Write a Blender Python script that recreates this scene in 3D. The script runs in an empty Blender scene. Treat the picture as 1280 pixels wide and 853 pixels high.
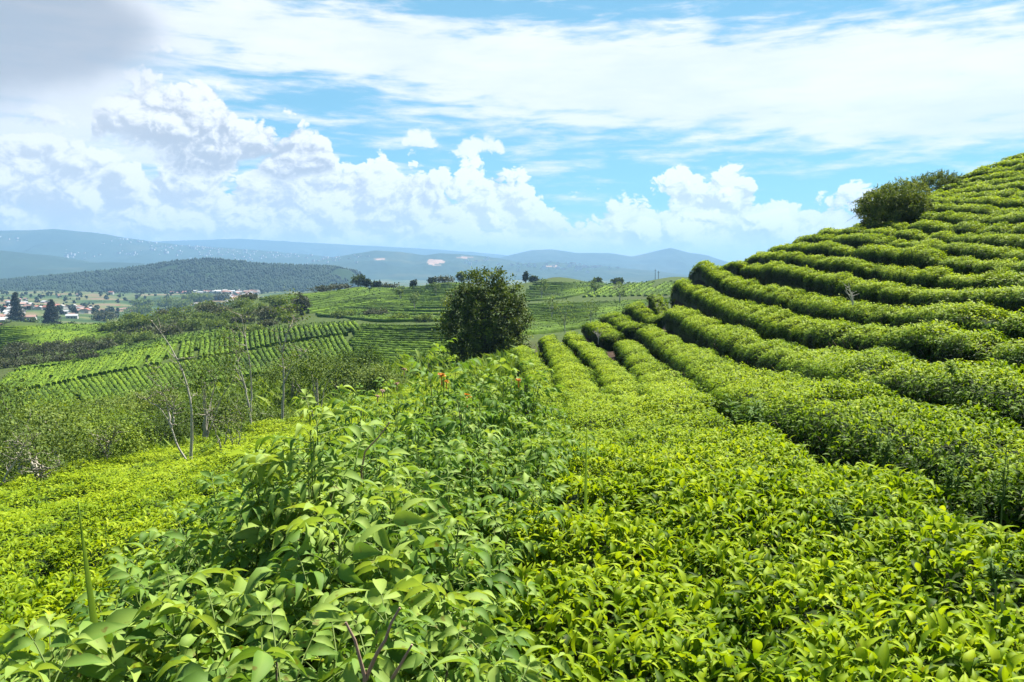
import bpy, math, random
import numpy as np

PI = math.pi
rad = math.radians
SC = bpy.context.scene
COL = SC.collection
random.seed(7)

# ----------------------------------------------------------------- camera
F, CX, CY = 1024.0, 640.0, 426.5
PITCH = math.atan((CY - 340.0) / F)
cp, sp = math.cos(PITCH), math.sin(PITCH)
cam_d = bpy.data.cameras.new('camera')
cam_d.sensor_width = 36.0
cam_d.lens = 36.0 * F / 1280.0
cam_d.clip_start, cam_d.clip_end = 0.05, 80000
cam = bpy.data.objects.new('camera', cam_d)
COL.objects.link(cam)
cam.rotation_euler = (PI / 2 - PITCH, 0, 0)
SC.camera = cam


def ray(px, py):
    """direction with y = 1 (the camera looks along +y, eye at the origin)"""
    u, v = (px - CX) / F, (CY - py) / F
    dy = cp + v * sp
    return u / dy, 1.0, (-sp + v * cp) / dy


def U(px, py, Y):
    a, _, c = ray(px, py)
    return (a * Y, Y, c * Y)


# ----------------------------------------------------------------- numpy noise
def _hash(ix, iy, iz, seed):
    h = (ix.astype(np.int64) * 374761393 + iy.astype(np.int64) * 668265263 +
         iz.astype(np.int64) * 2147483647 + seed * 1274126177) & 0xFFFFFFFF
    h = ((h ^ (h >> 13)) * 1274126177) & 0xFFFFFFFF
    h = h ^ (h >> 16)
    return (h & 0xFFFF) / 32767.5 - 1.0


def vnoise(p, seed=0):
    p = np.asarray(p, float)
    i = np.floor(p).astype(np.int64)
    f = p - i
    f = f * f * (3 - 2 * f)
    r = 0
    for dx in (0, 1):
        for dy in (0, 1):
            for dz in (0, 1):
                w = (f[:, 0] if dx else 1 - f[:, 0]) * (f[:, 1] if dy else 1 - f[:, 1]) * (f[:, 2] if dz else 1 - f[:, 2])
                r = r + w * _hash(i[:, 0] + dx, i[:, 1] + dy, i[:, 2] + dz, seed)
    return r


def fbm(p, seed=0, octv=3):
    p = np.asarray(p, float)
    r, a = 0, 1.0
    for o in range(octv):
        r = r + a * vnoise(p * 2 ** o, seed + o)
        a *= 0.5
    return r / 1.75


def unit(v):
    return v / np.maximum(np.linalg.norm(v, axis=-1, keepdims=True), 1e-9)


# ----------------------------------------------------------------- mesh collector
class Geo:
    def __init__(s):
        s.V, s.Fc, s.T, s.M, s.n = [], [], [], [], 0

    def add(s, V, Fc, tint=0.5, mi=0):
        V = np.asarray(V, np.float32)
        Fc = np.asarray(Fc, np.int64)
        if len(V) == 0 or len(Fc) == 0:
            return s
        if Fc.shape[1] == 4:
            Fc = np.concatenate([Fc[:, [0, 1, 2]], Fc[:, [0, 2, 3]]])
        s.V.append(V)
        s.Fc.append(Fc + s.n)
        t = np.empty(len(V), np.float32)
        t[:] = tint
        s.T.append(t)
        s.M.append(np.full(len(Fc), mi, np.int32))
        s.n += len(V)
        return s

    def build(s, name, mats, parent=None, loc=(0, 0, 0), smooth=True):
        V = np.concatenate(s.V) - np.asarray(loc, np.float32)
        Fc = np.concatenate(s.Fc).astype(np.int32)
        me = bpy.data.meshes.new(name)
        me.vertices.add(len(V))
        me.vertices.foreach_set('co', V.ravel())
        me.loops.add(len(Fc) * 3)
        me.loops.foreach_set('vertex_index', Fc.ravel())
        me.polygons.add(len(Fc))
        me.polygons.foreach_set('loop_start', np.arange(0, len(Fc) * 3, 3, dtype=np.int32))
        me.polygons.foreach_set('material_index', np.concatenate(s.M))
        me.polygons.foreach_set('use_smooth', np.full(len(Fc), smooth, bool))
        at = me.attributes.new('tint', 'FLOAT', 'POINT')
        at.data.foreach_set('value', np.concatenate(s.T))
        me.update(calc_edges=True)
        for m in (mats if isinstance(mats, (list, tuple)) else [mats]):
            me.materials.append(m)
        o = bpy.data.objects.new(name, me)
        COL.objects.link(o)
        if parent is not None:
            o.parent = parent
        else:
            o.location = loc
        return o


def tag(o, label=None, cat=None, group=None, kind=None):
    if label: o['label'] = label
    if cat: o['category'] = cat
    if group: o['group'] = group
    if kind: o['kind'] = kind
    return o


def empty(name, loc):
    o = bpy.data.objects.new(name, None)
    o.empty_display_size = 0.2
    o.location = loc
    COL.objects.link(o)
    return o


# ----------------------------------------------------------------- leaves
def leaf_tmpl(rows, wmax=0.5, arch=0.35, fold=0.18, droop=0.0):
    """a leaf along +y, unit length: base point, rows of three, tip; x width is scaled separately"""
    V, Fc = [(0, 0, 0)], []
    ts = np.linspace(0, 1, rows + 2)[1:-1]

    def z(t):
        return arch * (t - t * t * (1.35 + droop))
    for t in ts:
        w = wmax * (math.sin(PI * t ** 0.78)) ** 1.12 * 1.08
        V += [(-w, t, z(t) + fold * w * 0.6), (0, t, z(t)), (w, t, z(t) + fold * w * 0.6)]
    V.append((0, 1, z(1)))
    tip = len(V) - 1
    Fc += [(0, 2, 1), (0, 3, 2)]
    for r in range(rows - 1):
        a = 1 + 3 * r
        for k in (0, 1):
            p, q, u, v = a + k, a + k + 1, a + k + 4, a + k + 3
            Fc += [(p, q, u), (p, u, v)]
    a = 1 + 3 * (rows - 1)
    Fc += [(a, a + 1, tip), (a + 1, a + 2, tip)]
    return np.array(V, float), np.array(Fc)


L_HI = [leaf_tmpl(4, 0.5, a, 0.3, d) for a, d in ((0.55, 0.1), (0.85, 0.25), (0.35, 0.0))]
L_MID = [leaf_tmpl(2, 0.5, a, 0.2, d) for a, d in ((0.5, 0.1), (0.75, 0.25))]
L_LO = [(np.array([(0, 0, 0), (-.5, .5, .12), (.5, .5, .12), (0, 1, -.05)], float), np.array([(0, 2, 1), (1, 2, 3)]))]


def put_leaves(g, tmpls, pos, ydir, zdir, L, W, tint, mi=0):
    n = len(pos)
    if n == 0: return
    y = unit(ydir)
    x = np.cross(y, zdir)
    bad = np.linalg.norm(x, axis=1) < 1e-4
    x[bad] = (1, 0, 0)
    x = unit(x)
    z = np.cross(x, y)
    L = np.broadcast_to(L, (n,)); W = np.broadcast_to(W, (n,)); tint = np.broadcast_to(tint, (n,))
    k = len(tmpls)
    for j, (tv, tf) in enumerate(tmpls):
        sl = slice(j, None, k)
        m = len(pos[sl])
        if not m: continue
        V = (pos[sl][:, None, :] + (tv[None, :, 0:1] * W[sl][:, None, None]) * x[sl][:, None, :]
             + (tv[None, :, 1:2] * L[sl][:, None, None]) * y[sl][:, None, :]
             + (tv[None, :, 2:3] * L[sl][:, None, None]) * z[sl][:, None, :])
        Fc = (tf[None] + (np.arange(m) * len(tv))[:, None, None]).reshape(-1, 3)
        g.add(V.reshape(-1, 3), Fc, (tint[sl][:, None] + np.where(np.abs(tv[:, 0]) < .01, .05, -.035)[None] * (len(tv) > 5)).ravel(), mi)


def tube(g, pts, radii, sides=6, tint=0.5, mi=0):
    pts = np.asarray(pts, float)
    n = len(pts)
    radii = np.broadcast_to(radii, (n,))
    d = unit(np.gradient(pts, axis=0))
    ref = np.array([0.31, 0.17, 0.93]) if abs(d[0, 2]) < 0.9 else np.array([1.0, 0.1, 0])
    a = unit(np.cross(d, ref)); b = np.cross(d, a)
    th = np.arange(sides) * 2 * PI / sides
    V = (pts[:, None] + radii[:, None, None] * (np.cos(th)[None, :, None] * a[:, None] + np.sin(th)[None, :, None] * b[:, None])).reshape(-1, 3)
    Fc = []
    for i in range(n - 1):
        for k in range(sides):
            k2 = (k + 1) % sides
            Fc.append((i * sides + k, i * sides + k2, (i + 1) * sides + k2, (i + 1) * sides + k))
    g.add(V, Fc, tint, mi)
    for c, i0 in ((pts[0], 0), (pts[-1], (n - 1) * sides)):
        ring = V[i0:i0 + sides]
        g.add(np.vstack([ring, c]), [(k, (k + 1) % sides, sides) for k in range(sides)], tint, mi)


# ----------------------------------------------------------------- materials
def new_mat(name):
    m = bpy.data.materials.new(name)
    m.use_nodes = True
    nt = m.node_tree
    nt.nodes.clear()
    return m, nt


def N(nt, typ, **kw):
    n = nt.nodes.new(typ)
    for k, v in kw.items():
        setattr(n, k, v)
    return n


VF = 0.66


def ramp(nt, fac, stops):
    r = N(nt, 'ShaderNodeValToRGB')
    el = r.color_ramp.elements
    while len(el) < len(stops): el.new(0.5)
    for e, (p, c) in zip(el, stops):
        e.position = p
        e.color = (*(v * VF for v in c), 1)
    nt.links.new(fac, r.inputs[0])
    return r.outputs[0]


def leaf_mat(name, stops, rough=0.45, transl=0.35, tcol=(1.15, 1.1, 0.45), spec=0.35, noise=6.0, spots=0.0):
    m, nt = new_mat(name)
    ln = nt.links.new
    at = N(nt, 'ShaderNodeAttribute', attribute_name='tint')
    geo = N(nt, 'ShaderNodeNewGeometry')
    nz = N(nt, 'ShaderNodeTexNoise')
    nz.inputs['Scale'].default_value = noise
    nz.inputs['Detail'].default_value = 3
    ln(geo.outputs['Position'], nz.inputs['Vector'])
    ma = N(nt, 'ShaderNodeMath', operation='MULTIPLY_ADD')
    ln(nz.outputs[0], ma.inputs[0]); ma.inputs[1].default_value = 0.34
    sub = N(nt, 'ShaderNodeMath', operation='SUBTRACT')
    ln(at.outputs['Fac'], sub.inputs[0]); sub.inputs[1].default_value = 0.17
    ln(sub.outputs[0], ma.inputs[2])
    col = ramp(nt, ma.outputs[0], stops)
    if spots:                                      # browned patches and nibbled edges
        n2 = N(nt, 'ShaderNodeTexNoise'); n2.inputs['Scale'].default_value = 34; n2.inputs['Detail'].default_value = 3
        ln(geo.outputs['Position'], n2.inputs['Vector'])
        mr = N(nt, 'ShaderNodeMapRange'); mr.inputs[1].default_value = .63; mr.inputs[2].default_value = .70; mr.inputs[4].default_value = spots
        ln(n2.outputs[0], mr.inputs[0])
        mb = N(nt, 'ShaderNodeMix', data_type='RGBA'); mb.inputs[7].default_value = (.13, .085, .02, 1)
        ln(mr.outputs[0], mb.inputs[0]); ln(col, mb.inputs[6])
        col = mb.outputs[2]
    bs = N(nt, 'ShaderNodeBsdfPrincipled')
    ln(col, bs.inputs['Base Color'])
    bs.inputs['Roughness'].default_value = rough
    bs.inputs['Specular IOR Level'].default_value = spec
    tr = N(nt, 'ShaderNodeBsdfTranslucent')
    mx = N(nt, 'ShaderNodeMix', data_type='RGBA', blend_type='MULTIPLY')
    mx.inputs[0].default_value = 1.0
    ln(col, mx.inputs[6]); mx.inputs[7].default_value = (*tcol, 1)
    ln(mx.outputs[2], tr.inputs['Color'])
    ms = N(nt, 'ShaderNodeMixShader')
    ms.inputs[0].default_value = transl
    ln(bs.outputs[0], ms.inputs[1]); ln(tr.outputs[0], ms.inputs[2])
    out = N(nt, 'ShaderNodeOutputMaterial')
    ln(ms.outputs[0], out.inputs[0])
    return m


def solid_mat(name, stops, rough=0.8, noise=8.0, amp=0.6, bump=0.0, spec=0.2):
    m, nt = new_mat(name)
    ln = nt.links.new
    at = N(nt, 'ShaderNodeAttribute', attribute_name='tint')
    geo = N(nt, 'ShaderNodeNewGeometry')
    nz = N(nt, 'ShaderNodeTexNoise')
    nz.inputs['Scale'].default_value = noise
    nz.inputs['Detail'].default_value = 5
    ln(geo.outputs['Position'], nz.inputs['Vector'])
    ma = N(nt, 'ShaderNodeMath', operation='MULTIPLY_ADD')
    ln(nz.outputs[0], ma.inputs[0]); ma.inputs[1].default_value = amp
    sub = N(nt, 'ShaderNodeMath', operation='SUBTRACT')
    ln(at.outputs['Fac'], sub.inputs[0]); sub.inputs[1].default_value = amp / 2
    ln(sub.outputs[0], ma.inputs[2])
    col = ramp(nt, ma.outputs[0], stops)
    bs = N(nt, 'ShaderNodeBsdfPrincipled')
    ln(col, bs.inputs['Base Color'])
    bs.inputs['Roughness'].default_value = rough
    bs.inputs['Specular IOR Level'].default_value = spec
    if bump:
        bp = N(nt, 'ShaderNodeBump')
        bp.inputs['Strength'].default_value = 0.8
        bp.inputs['Distance'].default_value = bump
        ln(nz.outputs[0], bp.inputs['Height'])
        ln(bp.outputs[0], bs.inputs['Normal'])
    out = N(nt, 'ShaderNodeOutputMaterial')
    ln(bs.outputs[0], out.inputs[0])
    return m


M_TEA = leaf_mat('tea_leaf', [(0.0, (0.012, 0.026, 0.004)), (0.20, (0.060, 0.125, 0.006)), (0.44, (0.180, 0.315, 0.008)), (0.70, (0.38, 0.52, 0.014)), (1.0, (0.58, 0.69, 0.035))], 0.55, 0.40, spec=0.10, spots=.6)
M_TEAFAR = solid_mat('tea_canopy', [(0.0, (0.030, 0.060, 0.008)), (0.45, (0.115, 0.20, 0.014)), (1.0, (0.26, 0.36, 0.022))], 0.85, 2.0, 0.5, 0.10, spec=.08)
M_TWIG = solid_mat('twig_bark', [(0.0, (0.06, 0.042, 0.03)), (1.0, (0.26, 0.20, 0.15))], 0.85, 30, 0.7)
M_PALE = solid_mat('pale_bark', [(0.0, (0.20, 0.17, 0.13)), (0.5, (0.48, 0.43, 0.35)), (1.0, (0.72, 0.67, 0.58))], 0.8, 14, 0.9)
M_DARKBARK = solid_mat('dark_bark', [(0.0, (0.04, 0.032, 0.025)), (1.0, (0.15, 0.12, 0.09))], 0.9, 14, 0.8, 0.02)
M_SHRUB = leaf_mat('shrub_leaf', [(0.0, (0.022, 0.055, 0.010)), (0.35, (0.075, 0.175, 0.024)), (0.7, (0.19, 0.345, 0.055)), (1.0, (0.41, 0.56, 0.11))], 0.6, 0.38, spec=0.15, spots=.7)
M_PINKTWIG = solid_mat('pinkish_bark', [(0, (.16, .10, .07)), (1, (.46, .31, .22))], .8, 40, .5)
M_STEM = solid_mat('green_stem', [(0.0, (0.12, 0.18, 0.04)), (1.0, (0.26, 0.36, 0.09))], 0.6, 20, 0.5)
M_WEED = leaf_mat('weed_leaf', [(0.0, (0.04, 0.085, 0.02)), (0.5, (0.125, 0.235, 0.04)), (1.0, (0.26, 0.40, 0.08))], 0.65, 0.42, spec=.15)
M_TREE = leaf_mat('tree_leaf', [(0.0, (0.014, 0.026, 0.005)), (0.5, (0.115, 0.185, 0.020)), (1.0, (0.42, 0.50, 0.050))], 0.6, 0.22, spec=.15, noise=1.2)
M_SHADE = leaf_mat('shade_tree_leaf', [(0.0, (0.045, 0.082, 0.022)), (0.5, (0.145, 0.225, 0.050)), (1.0, (0.36, 0.45, 0.11))], 0.7, 0.32, spec=.12, noise=0.8)
M_SHADE2 = leaf_mat('bright_shade_leaf', [(0.0, (0.050, 0.095, 0.016)), (0.5, (0.165, 0.270, 0.035)), (1.0, (0.38, 0.50, 0.075))], 0.7, 0.34, spec=.12, noise=0.8)
M_SCRUB = leaf_mat('scrub_leaf', [(0.0, (0.035, 0.042, 0.018)), (0.5, (0.085, 0.105, 0.035)), (1.0, (0.17, 0.18, 0.06))], 0.7, 0.25, noise=0.8)
M_HILLBUSH = leaf_mat('bush_leaf', [(0.0, (0.040, 0.070, 0.013)), (0.5, (0.150, 0.215, 0.032)), (1.0, (0.42, 0.48, 0.075))], 0.65, 0.28, spec=.12, noise=1.5)
M_PETAL = leaf_mat('orange_petal', [(0.0, (0.75, 0.26, 0.02)), (1.0, (0.95, 0.46, 0.05))], 0.6, 0.3, (1, 1, 1))
M_PINK = leaf_mat('pale_petal', [(0.0, (0.55, 0.30, 0.20)), (1.0, (0.8, 0.6, 0.45))], 0.6, 0.3, (1, 1, 1))
M_CONIFER = leaf_mat('conifer_leaf', [(0.0, (0.010, 0.024, 0.010)), (1.0, (0.045, 0.075, 0.028))], 0.7, 0.1, noise=0.5)
# ----------------------------------------------------------------- row plans on the near hill
# (px, py) crest points along each hedge from the right end to the left end; plan line from (xR, YR) to (xL, YL)
ROWS = {
 'F': ((5.3, 8.5), (7.4, 38.0), [(1280,474),(1102,456,10.8),(1022,445),(959,432),(905,413),(868,398),(840,387)]),
 'G': ((6.75, 10.8), (8.6, 43.0), [(1280,422),(1170,412),(1060,407),(989,402),(942,389),(909,377),(882,365),(845,357)]),
 'H': ((8.1, 13.0), (9.8, 44.0), [(1280,392),(1210,388),(1125,383),(1060,380),(991,368),(942,357),(912,348),(868,344)]),
 'I': ((9.55, 15.3), (11.6, 45.0), [(1280,362),(1237,363),(1162,363),(1102,357),(1050,347),(1018,340),(980,333),(935,331),(903,335)]),
 'J': ((10.95, 17.5), (13.0, 45.0), [(1280,346),(1185,340),(1110,333),(1060,326),(1022,322),(961,317),(937,322)]),
 'K': ((12.35, 19.8), (14.4, 46.0), [(1280,327),(1185,322),(1150,315),(1100,311),(1035,306),(997,306),(968,311)]),
 'L': ((13.75, 22.0), (16.0, 46.0), [(1280,316),(1210,307),(1160,304),(1100,299),(1052,296),(998,299)]),
 'M': ((15.15, 24.2), (17.5, 46.0), [(1280,300),(1210,296),(1150,291),(1088,287),(1032,288)]),
 'N': ((16.55, 26.5), (19.1, 46.0), [(1280,282),(1172,280),(1120,280),(1075,282)]),
 'O': ((17.95, 28.7), (21.0, 47.0), [(1280,269),(1210,270),(1152,269),(1110,270)]),
 'P': ((19.35, 31.0), (22.5, 47.5), [(1280,261),(1210,258),(1170,256),(1130,258)]),
 'Q': ((20.7, 33.0), (24.0, 48.0), [(1280,250),(1219,250),(1176,250),(1150,249)]),
 'R': ((22.1, 35.4), (25.0, 48.5), [(1280,241),(1212,242),(1165,244)]),
 'S': ((23.5, 37.7), (26.0, 49.0), [(1280,228),(1212,236),(1170,240)]),
 'T': ((25.0, 40.0), (26.9, 49.5), [(1280,221),(1203,230),(1180,234)]),
 'U': ((26.3, 42.0), (28.0, 50.0), [(1280,214),(1230,220),(1196,227)]),
 'V': ((27.75, 44.4), (29.0, 50.5), [(1280,207),(1240,213),(1208,221)]),
 'W': ((29.1, 46.6), (30.0, 51.0), [(1280,200),(1250,205),(1226,211)]),
 'X': ((30.5, 48.8), (31.2, 52.0), [(1280,193),(1260,198),(1250,203)]),
}
plan, ctrl = {}, []
for k, ((xr, yr), (xl, yl), pts) in ROWS.items():
    m = (xl - xr) / (yl - yr)
    path = []
    for p in pts:
        kx, _, kz = ray(p[0], p[1])
        if len(p) == 3: Y = p[2]
        else: Y = min(max((xr - m * yr) / (kx - m), yr), yl + 1)
        path.append((kx * Y, Y))
        ctrl.append((kx * Y, Y, kz * Y))
    plan[k] = path
    # hidden ground behind the end of the row
    a, b = pts[-1][0], pts[-1][1]
    Ye = path[-1][1]
    ctrl.append(U(a + 6, b + 16, Ye + 8)); ctrl.append(U(a + 20, b + 60, Ye + 26))
for k, pts in {'E': [(1280,562,6.3),(1110,520,8.0),(1010,495,10),(929,478,14),(884,455,20),(840,431,28),(805,410,38)],
               'D': [(842,490,14),(820,468,20),(800,446,27),(778,424,36)],
               'C': [(790,496,16),(763,458,25),(736,434,33),(712,414,42)],
               'B': [(740,504,15),(712,460,25),(689,426,40)],
               'A': [(700,520,14),(675,470,24),(654,438,38)],
               'p1': [(768,420,39.5),(735,403,47)], 'p2': [(796,408,41),(760,393,48)],
               'p3': [(832,389,42.5),(788,382,49)], 'p4': [(856,371,44),(818,367,49)]}.items():
    plan[k] = [(U(*p)[0], p[2]) for p in pts]
    ctrl += [U(*p) for p in pts]
# near canopy, left slope, opposite slopes, valley (px, py, depth)
for p in [(960,853,2.3),(1280,853,2.3),(640,853,2.3),(1170,700,3.6),(960,700,3.6),(760,700,3.6),(960,600,5.5),(760,600,5.5),
          (1170,620,5.2),(760,540,10),(900,540,9),(830,507,13),(1280,650,4.3),(1100,577,6.2),(930,532,8.8),
          (0,853,2.6),(320,853,2.4),(0,760,4.2),(100,760,3.8),(50,690,7),(200,620,9.5),(0,640,11.5),(300,560,16),(20,615,14),(130,580,17),
          (235,580,17),(240,548,23),(300,540,22),(380,515,27),(450,500,30),(560,480,30),(600,560,10),(500,560,10),(400,620,7),(330,700,4),
          (607,447,52),(540,455,50),(660,437,54),(470,480,48),(400,480,60),(300,490,60),(150,515,62),(0,545,55),(-200,560,50),(-200,640,14),(-300,700,7),
          (0,500,85),(150,486,88),(250,470,90),(-200,510,90),(0,463,125),(100,452,130),(200,430,140),(310,412,150),(430,400,155),(400,440,105),(320,455,98),(520,448,78),
          (540,420,110),(540,402,135),(480,402,140),(-200,480,130),(0,452,165),(120,442,170),
          (0,440,190),(0,407,235),(110,405,240),(100,430,195),(200,392,250),(300,376,265),(350,366,280),(450,356,300),(560,350,320),(700,345,330),(840,345,330),(1000,342,340),(1300,345,330),(-200,415,230),
          (430,388,215),(350,395,210),(250,415,190),(600,388,205),(520,378,240),(480,366,270),(640,364,270),(700,365,265),(700,388,180),(700,408,125),(660,415,100),(760,394,140),(800,370,240),(740,378,215),
          (640,425,75),(600,430,80),(700,412,95)]:
    ctrl.append(U(*p))
# hidden or out-of-frame ground in metres
ctrl += [(-.3, 0, -1.0), (3, 0, -1.05), (6, 0, -.9), (-3, 0, -1.5), (0, -4, -.9), (8, 2, -.5), (14, 4, .6), (14, 12, 1.2), (20, 20, 3.2), (30, 30, 5.8), (40, 40, 8.2), (50, 55, 9),
         (-8, -5, -2.5), (10, -8, 0), (-14, 4, -4.2), (-20, 12, -6.5), (-26, 25, -9), (0, -30, -1), (40, -20, 3), (-40, -20, -8), (60, 20, 9), (60, 90, 4), (30, 80, -3), (90, 60, 9),
         (34, 58, 6.2), (45, 70, 5),
         (10, 70, -7.5), (14, 110, -8.5), (40, 150, -8), (80, 200, -7), (90, 120, -2),
         (-60, 20, -15), (-90, 90, -19), (-130, 160, -22), (-160, 250, -26)]
for px, py, Y in [(0,430,320),(100,425,340),(200,410,350),(300,400,370),(450,385,400),(600,375,430),(760,370,440),(950,370,440),(1300,370,440),(-200,440,310),
                  (0,398,520),(100,400,520),(250,395,620),(400,390,620),(600,385,700),(900,385,700),(1300,385,700),(-200,400,520)]:
    ctrl.append(U(px, py, Y))
for px in (-400, -100, 200, 500, 800, 1100, 1500):
    for Y in (820, 1000, 1300):
        ctrl.append(((px - 640) / 1024 * Y, Y, {820: -43, 1000: -41, 1300: -36}[Y]))
CT = np.array(ctrl)


def warp(x, y):
    r = np.hypot(x, y)
    s = np.log1p(r / 3.0) / np.maximum(r, 1e-6)
    return np.stack([x * s, y * s], -1)


def kern(d2):
    return np.where(d2 > 1e-14, d2 * np.log(np.maximum(d2, 1e-14)), 0.0)


QC = warp(CT[:, 0], CT[:, 1])
RC = np.hypot(CT[:, 0], CT[:, 1])
WV = CT[:, 2] / (RC + 2.0)
# merge duplicates by smoothing
D2 = ((QC[:, None] - QC[None]) ** 2).sum(-1)
n_ = len(CT)
A_ = np.zeros((n_ + 3, n_ + 3))
A_[:n_, :n_] = kern(D2) + np.eye(n_) * 4e-5
P_ = np.hstack([np.ones((n_, 1)), QC])
A_[:n_, n_:] = P_
A_[n_:, :n_] = P_.T
SOL = np.linalg.solve(A_, np.concatenate([WV, np.zeros(3)]))


def T(x, y):
    """height of the clipped tea canopy (0.72 m over the ground)"""
    x = np.asarray(x, float); y = np.asarray(y, float)
    sh = x.shape
    x = x.ravel(); y = y.ravel()
    out = np.empty(len(x))
    for i in range(0, len(x), 20000):
        xs, ys = x[i:i + 20000], y[i:i + 20000]
        q = warp(xs, ys)
        d2 = ((q[:, None] - QC[None]) ** 2).sum(-1)
        w = kern(d2) @ SOL[:n_] + SOL[n_] + q @ SOL[n_ + 1:]
        r = np.hypot(xs, ys)
        z = w * (r + 2.0)
        f = np.clip((r - 900) / 300, 0, 1); f = f * f * (3 - 2 * f)
        b = np.clip(1.0 - ys / np.maximum(r, 1e-6) * 1.6, 0, 1) * np.clip((r - 60) / 200, 0, 1)   # beside and behind: gentle land
        z = z * (1 - f) + (-33.0) * f
        out[i:i + 20000] = z * (1 - b) + np.clip(z, -40, 14) * b
    return out.reshape(sh)


HT = 0.72


def G0(x, y):
    return T(x, y) - HT


def hit(px, py, y0=2.0, y1=1400.0):
    """where the sight line through a pixel meets the canopy surface"""
    kx, _, kz = ray(px, py)
    Y = np.exp(np.linspace(math.log(y0), math.log(y1), 500))
    d = kz * Y - T(kx * Y, Y)
    s = np.where(d < 0)[0]
    if len(s) == 0: return None
    i = s[0]
    if i == 0: return (kx * Y[0], Y[0])
    t = d[i - 1] / (d[i - 1] - d[i])
    Yh = Y[i - 1] + t * (Y[i] - Y[i - 1])
    return (kx * Yh, Yh)
# ----------------------------------------------------------------- tea hedges
RNG = np.random.default_rng(11)


def resample(path, step):
    P = np.asarray(path, float)
    d = np.r_[0, np.cumsum(np.linalg.norm(np.diff(P, axis=0), axis=1))]
    n = max(int(d[-1] / step), 3)
    s = np.linspace(0, d[-1], n)
    Q = np.stack([np.interp(s, d, P[:, k]) for k in range(P.shape[1])], -1)
    for _ in range(3):                               # soften the corners
        Q[1:-1] = 0.25 * Q[:-2] + 0.5 * Q[1:-1] + 0.25 * Q[2:]
    return Q


# half of a rounded box as a cross-section: lateral -1..1, vertical 0..1
_th = np.linspace(0, PI, 181)
_cx = np.sign(np.cos(_th)) * np.abs(np.cos(_th)) ** 0.55
_cz = np.abs(np.sin(_th)) ** 0.42


def section(hw, h):
    x, z = _cx * hw, _cz * h
    s = np.r_[0, np.cumsum(np.hypot(np.diff(x), np.diff(z)))]
    nx, nz = np.gradient(z), -np.gradient(x)
    l = np.hypot(nx, nz); l[l == 0] = 1
    return s / s[-1], s[-1], -(-nx / l), nz / l


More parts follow.
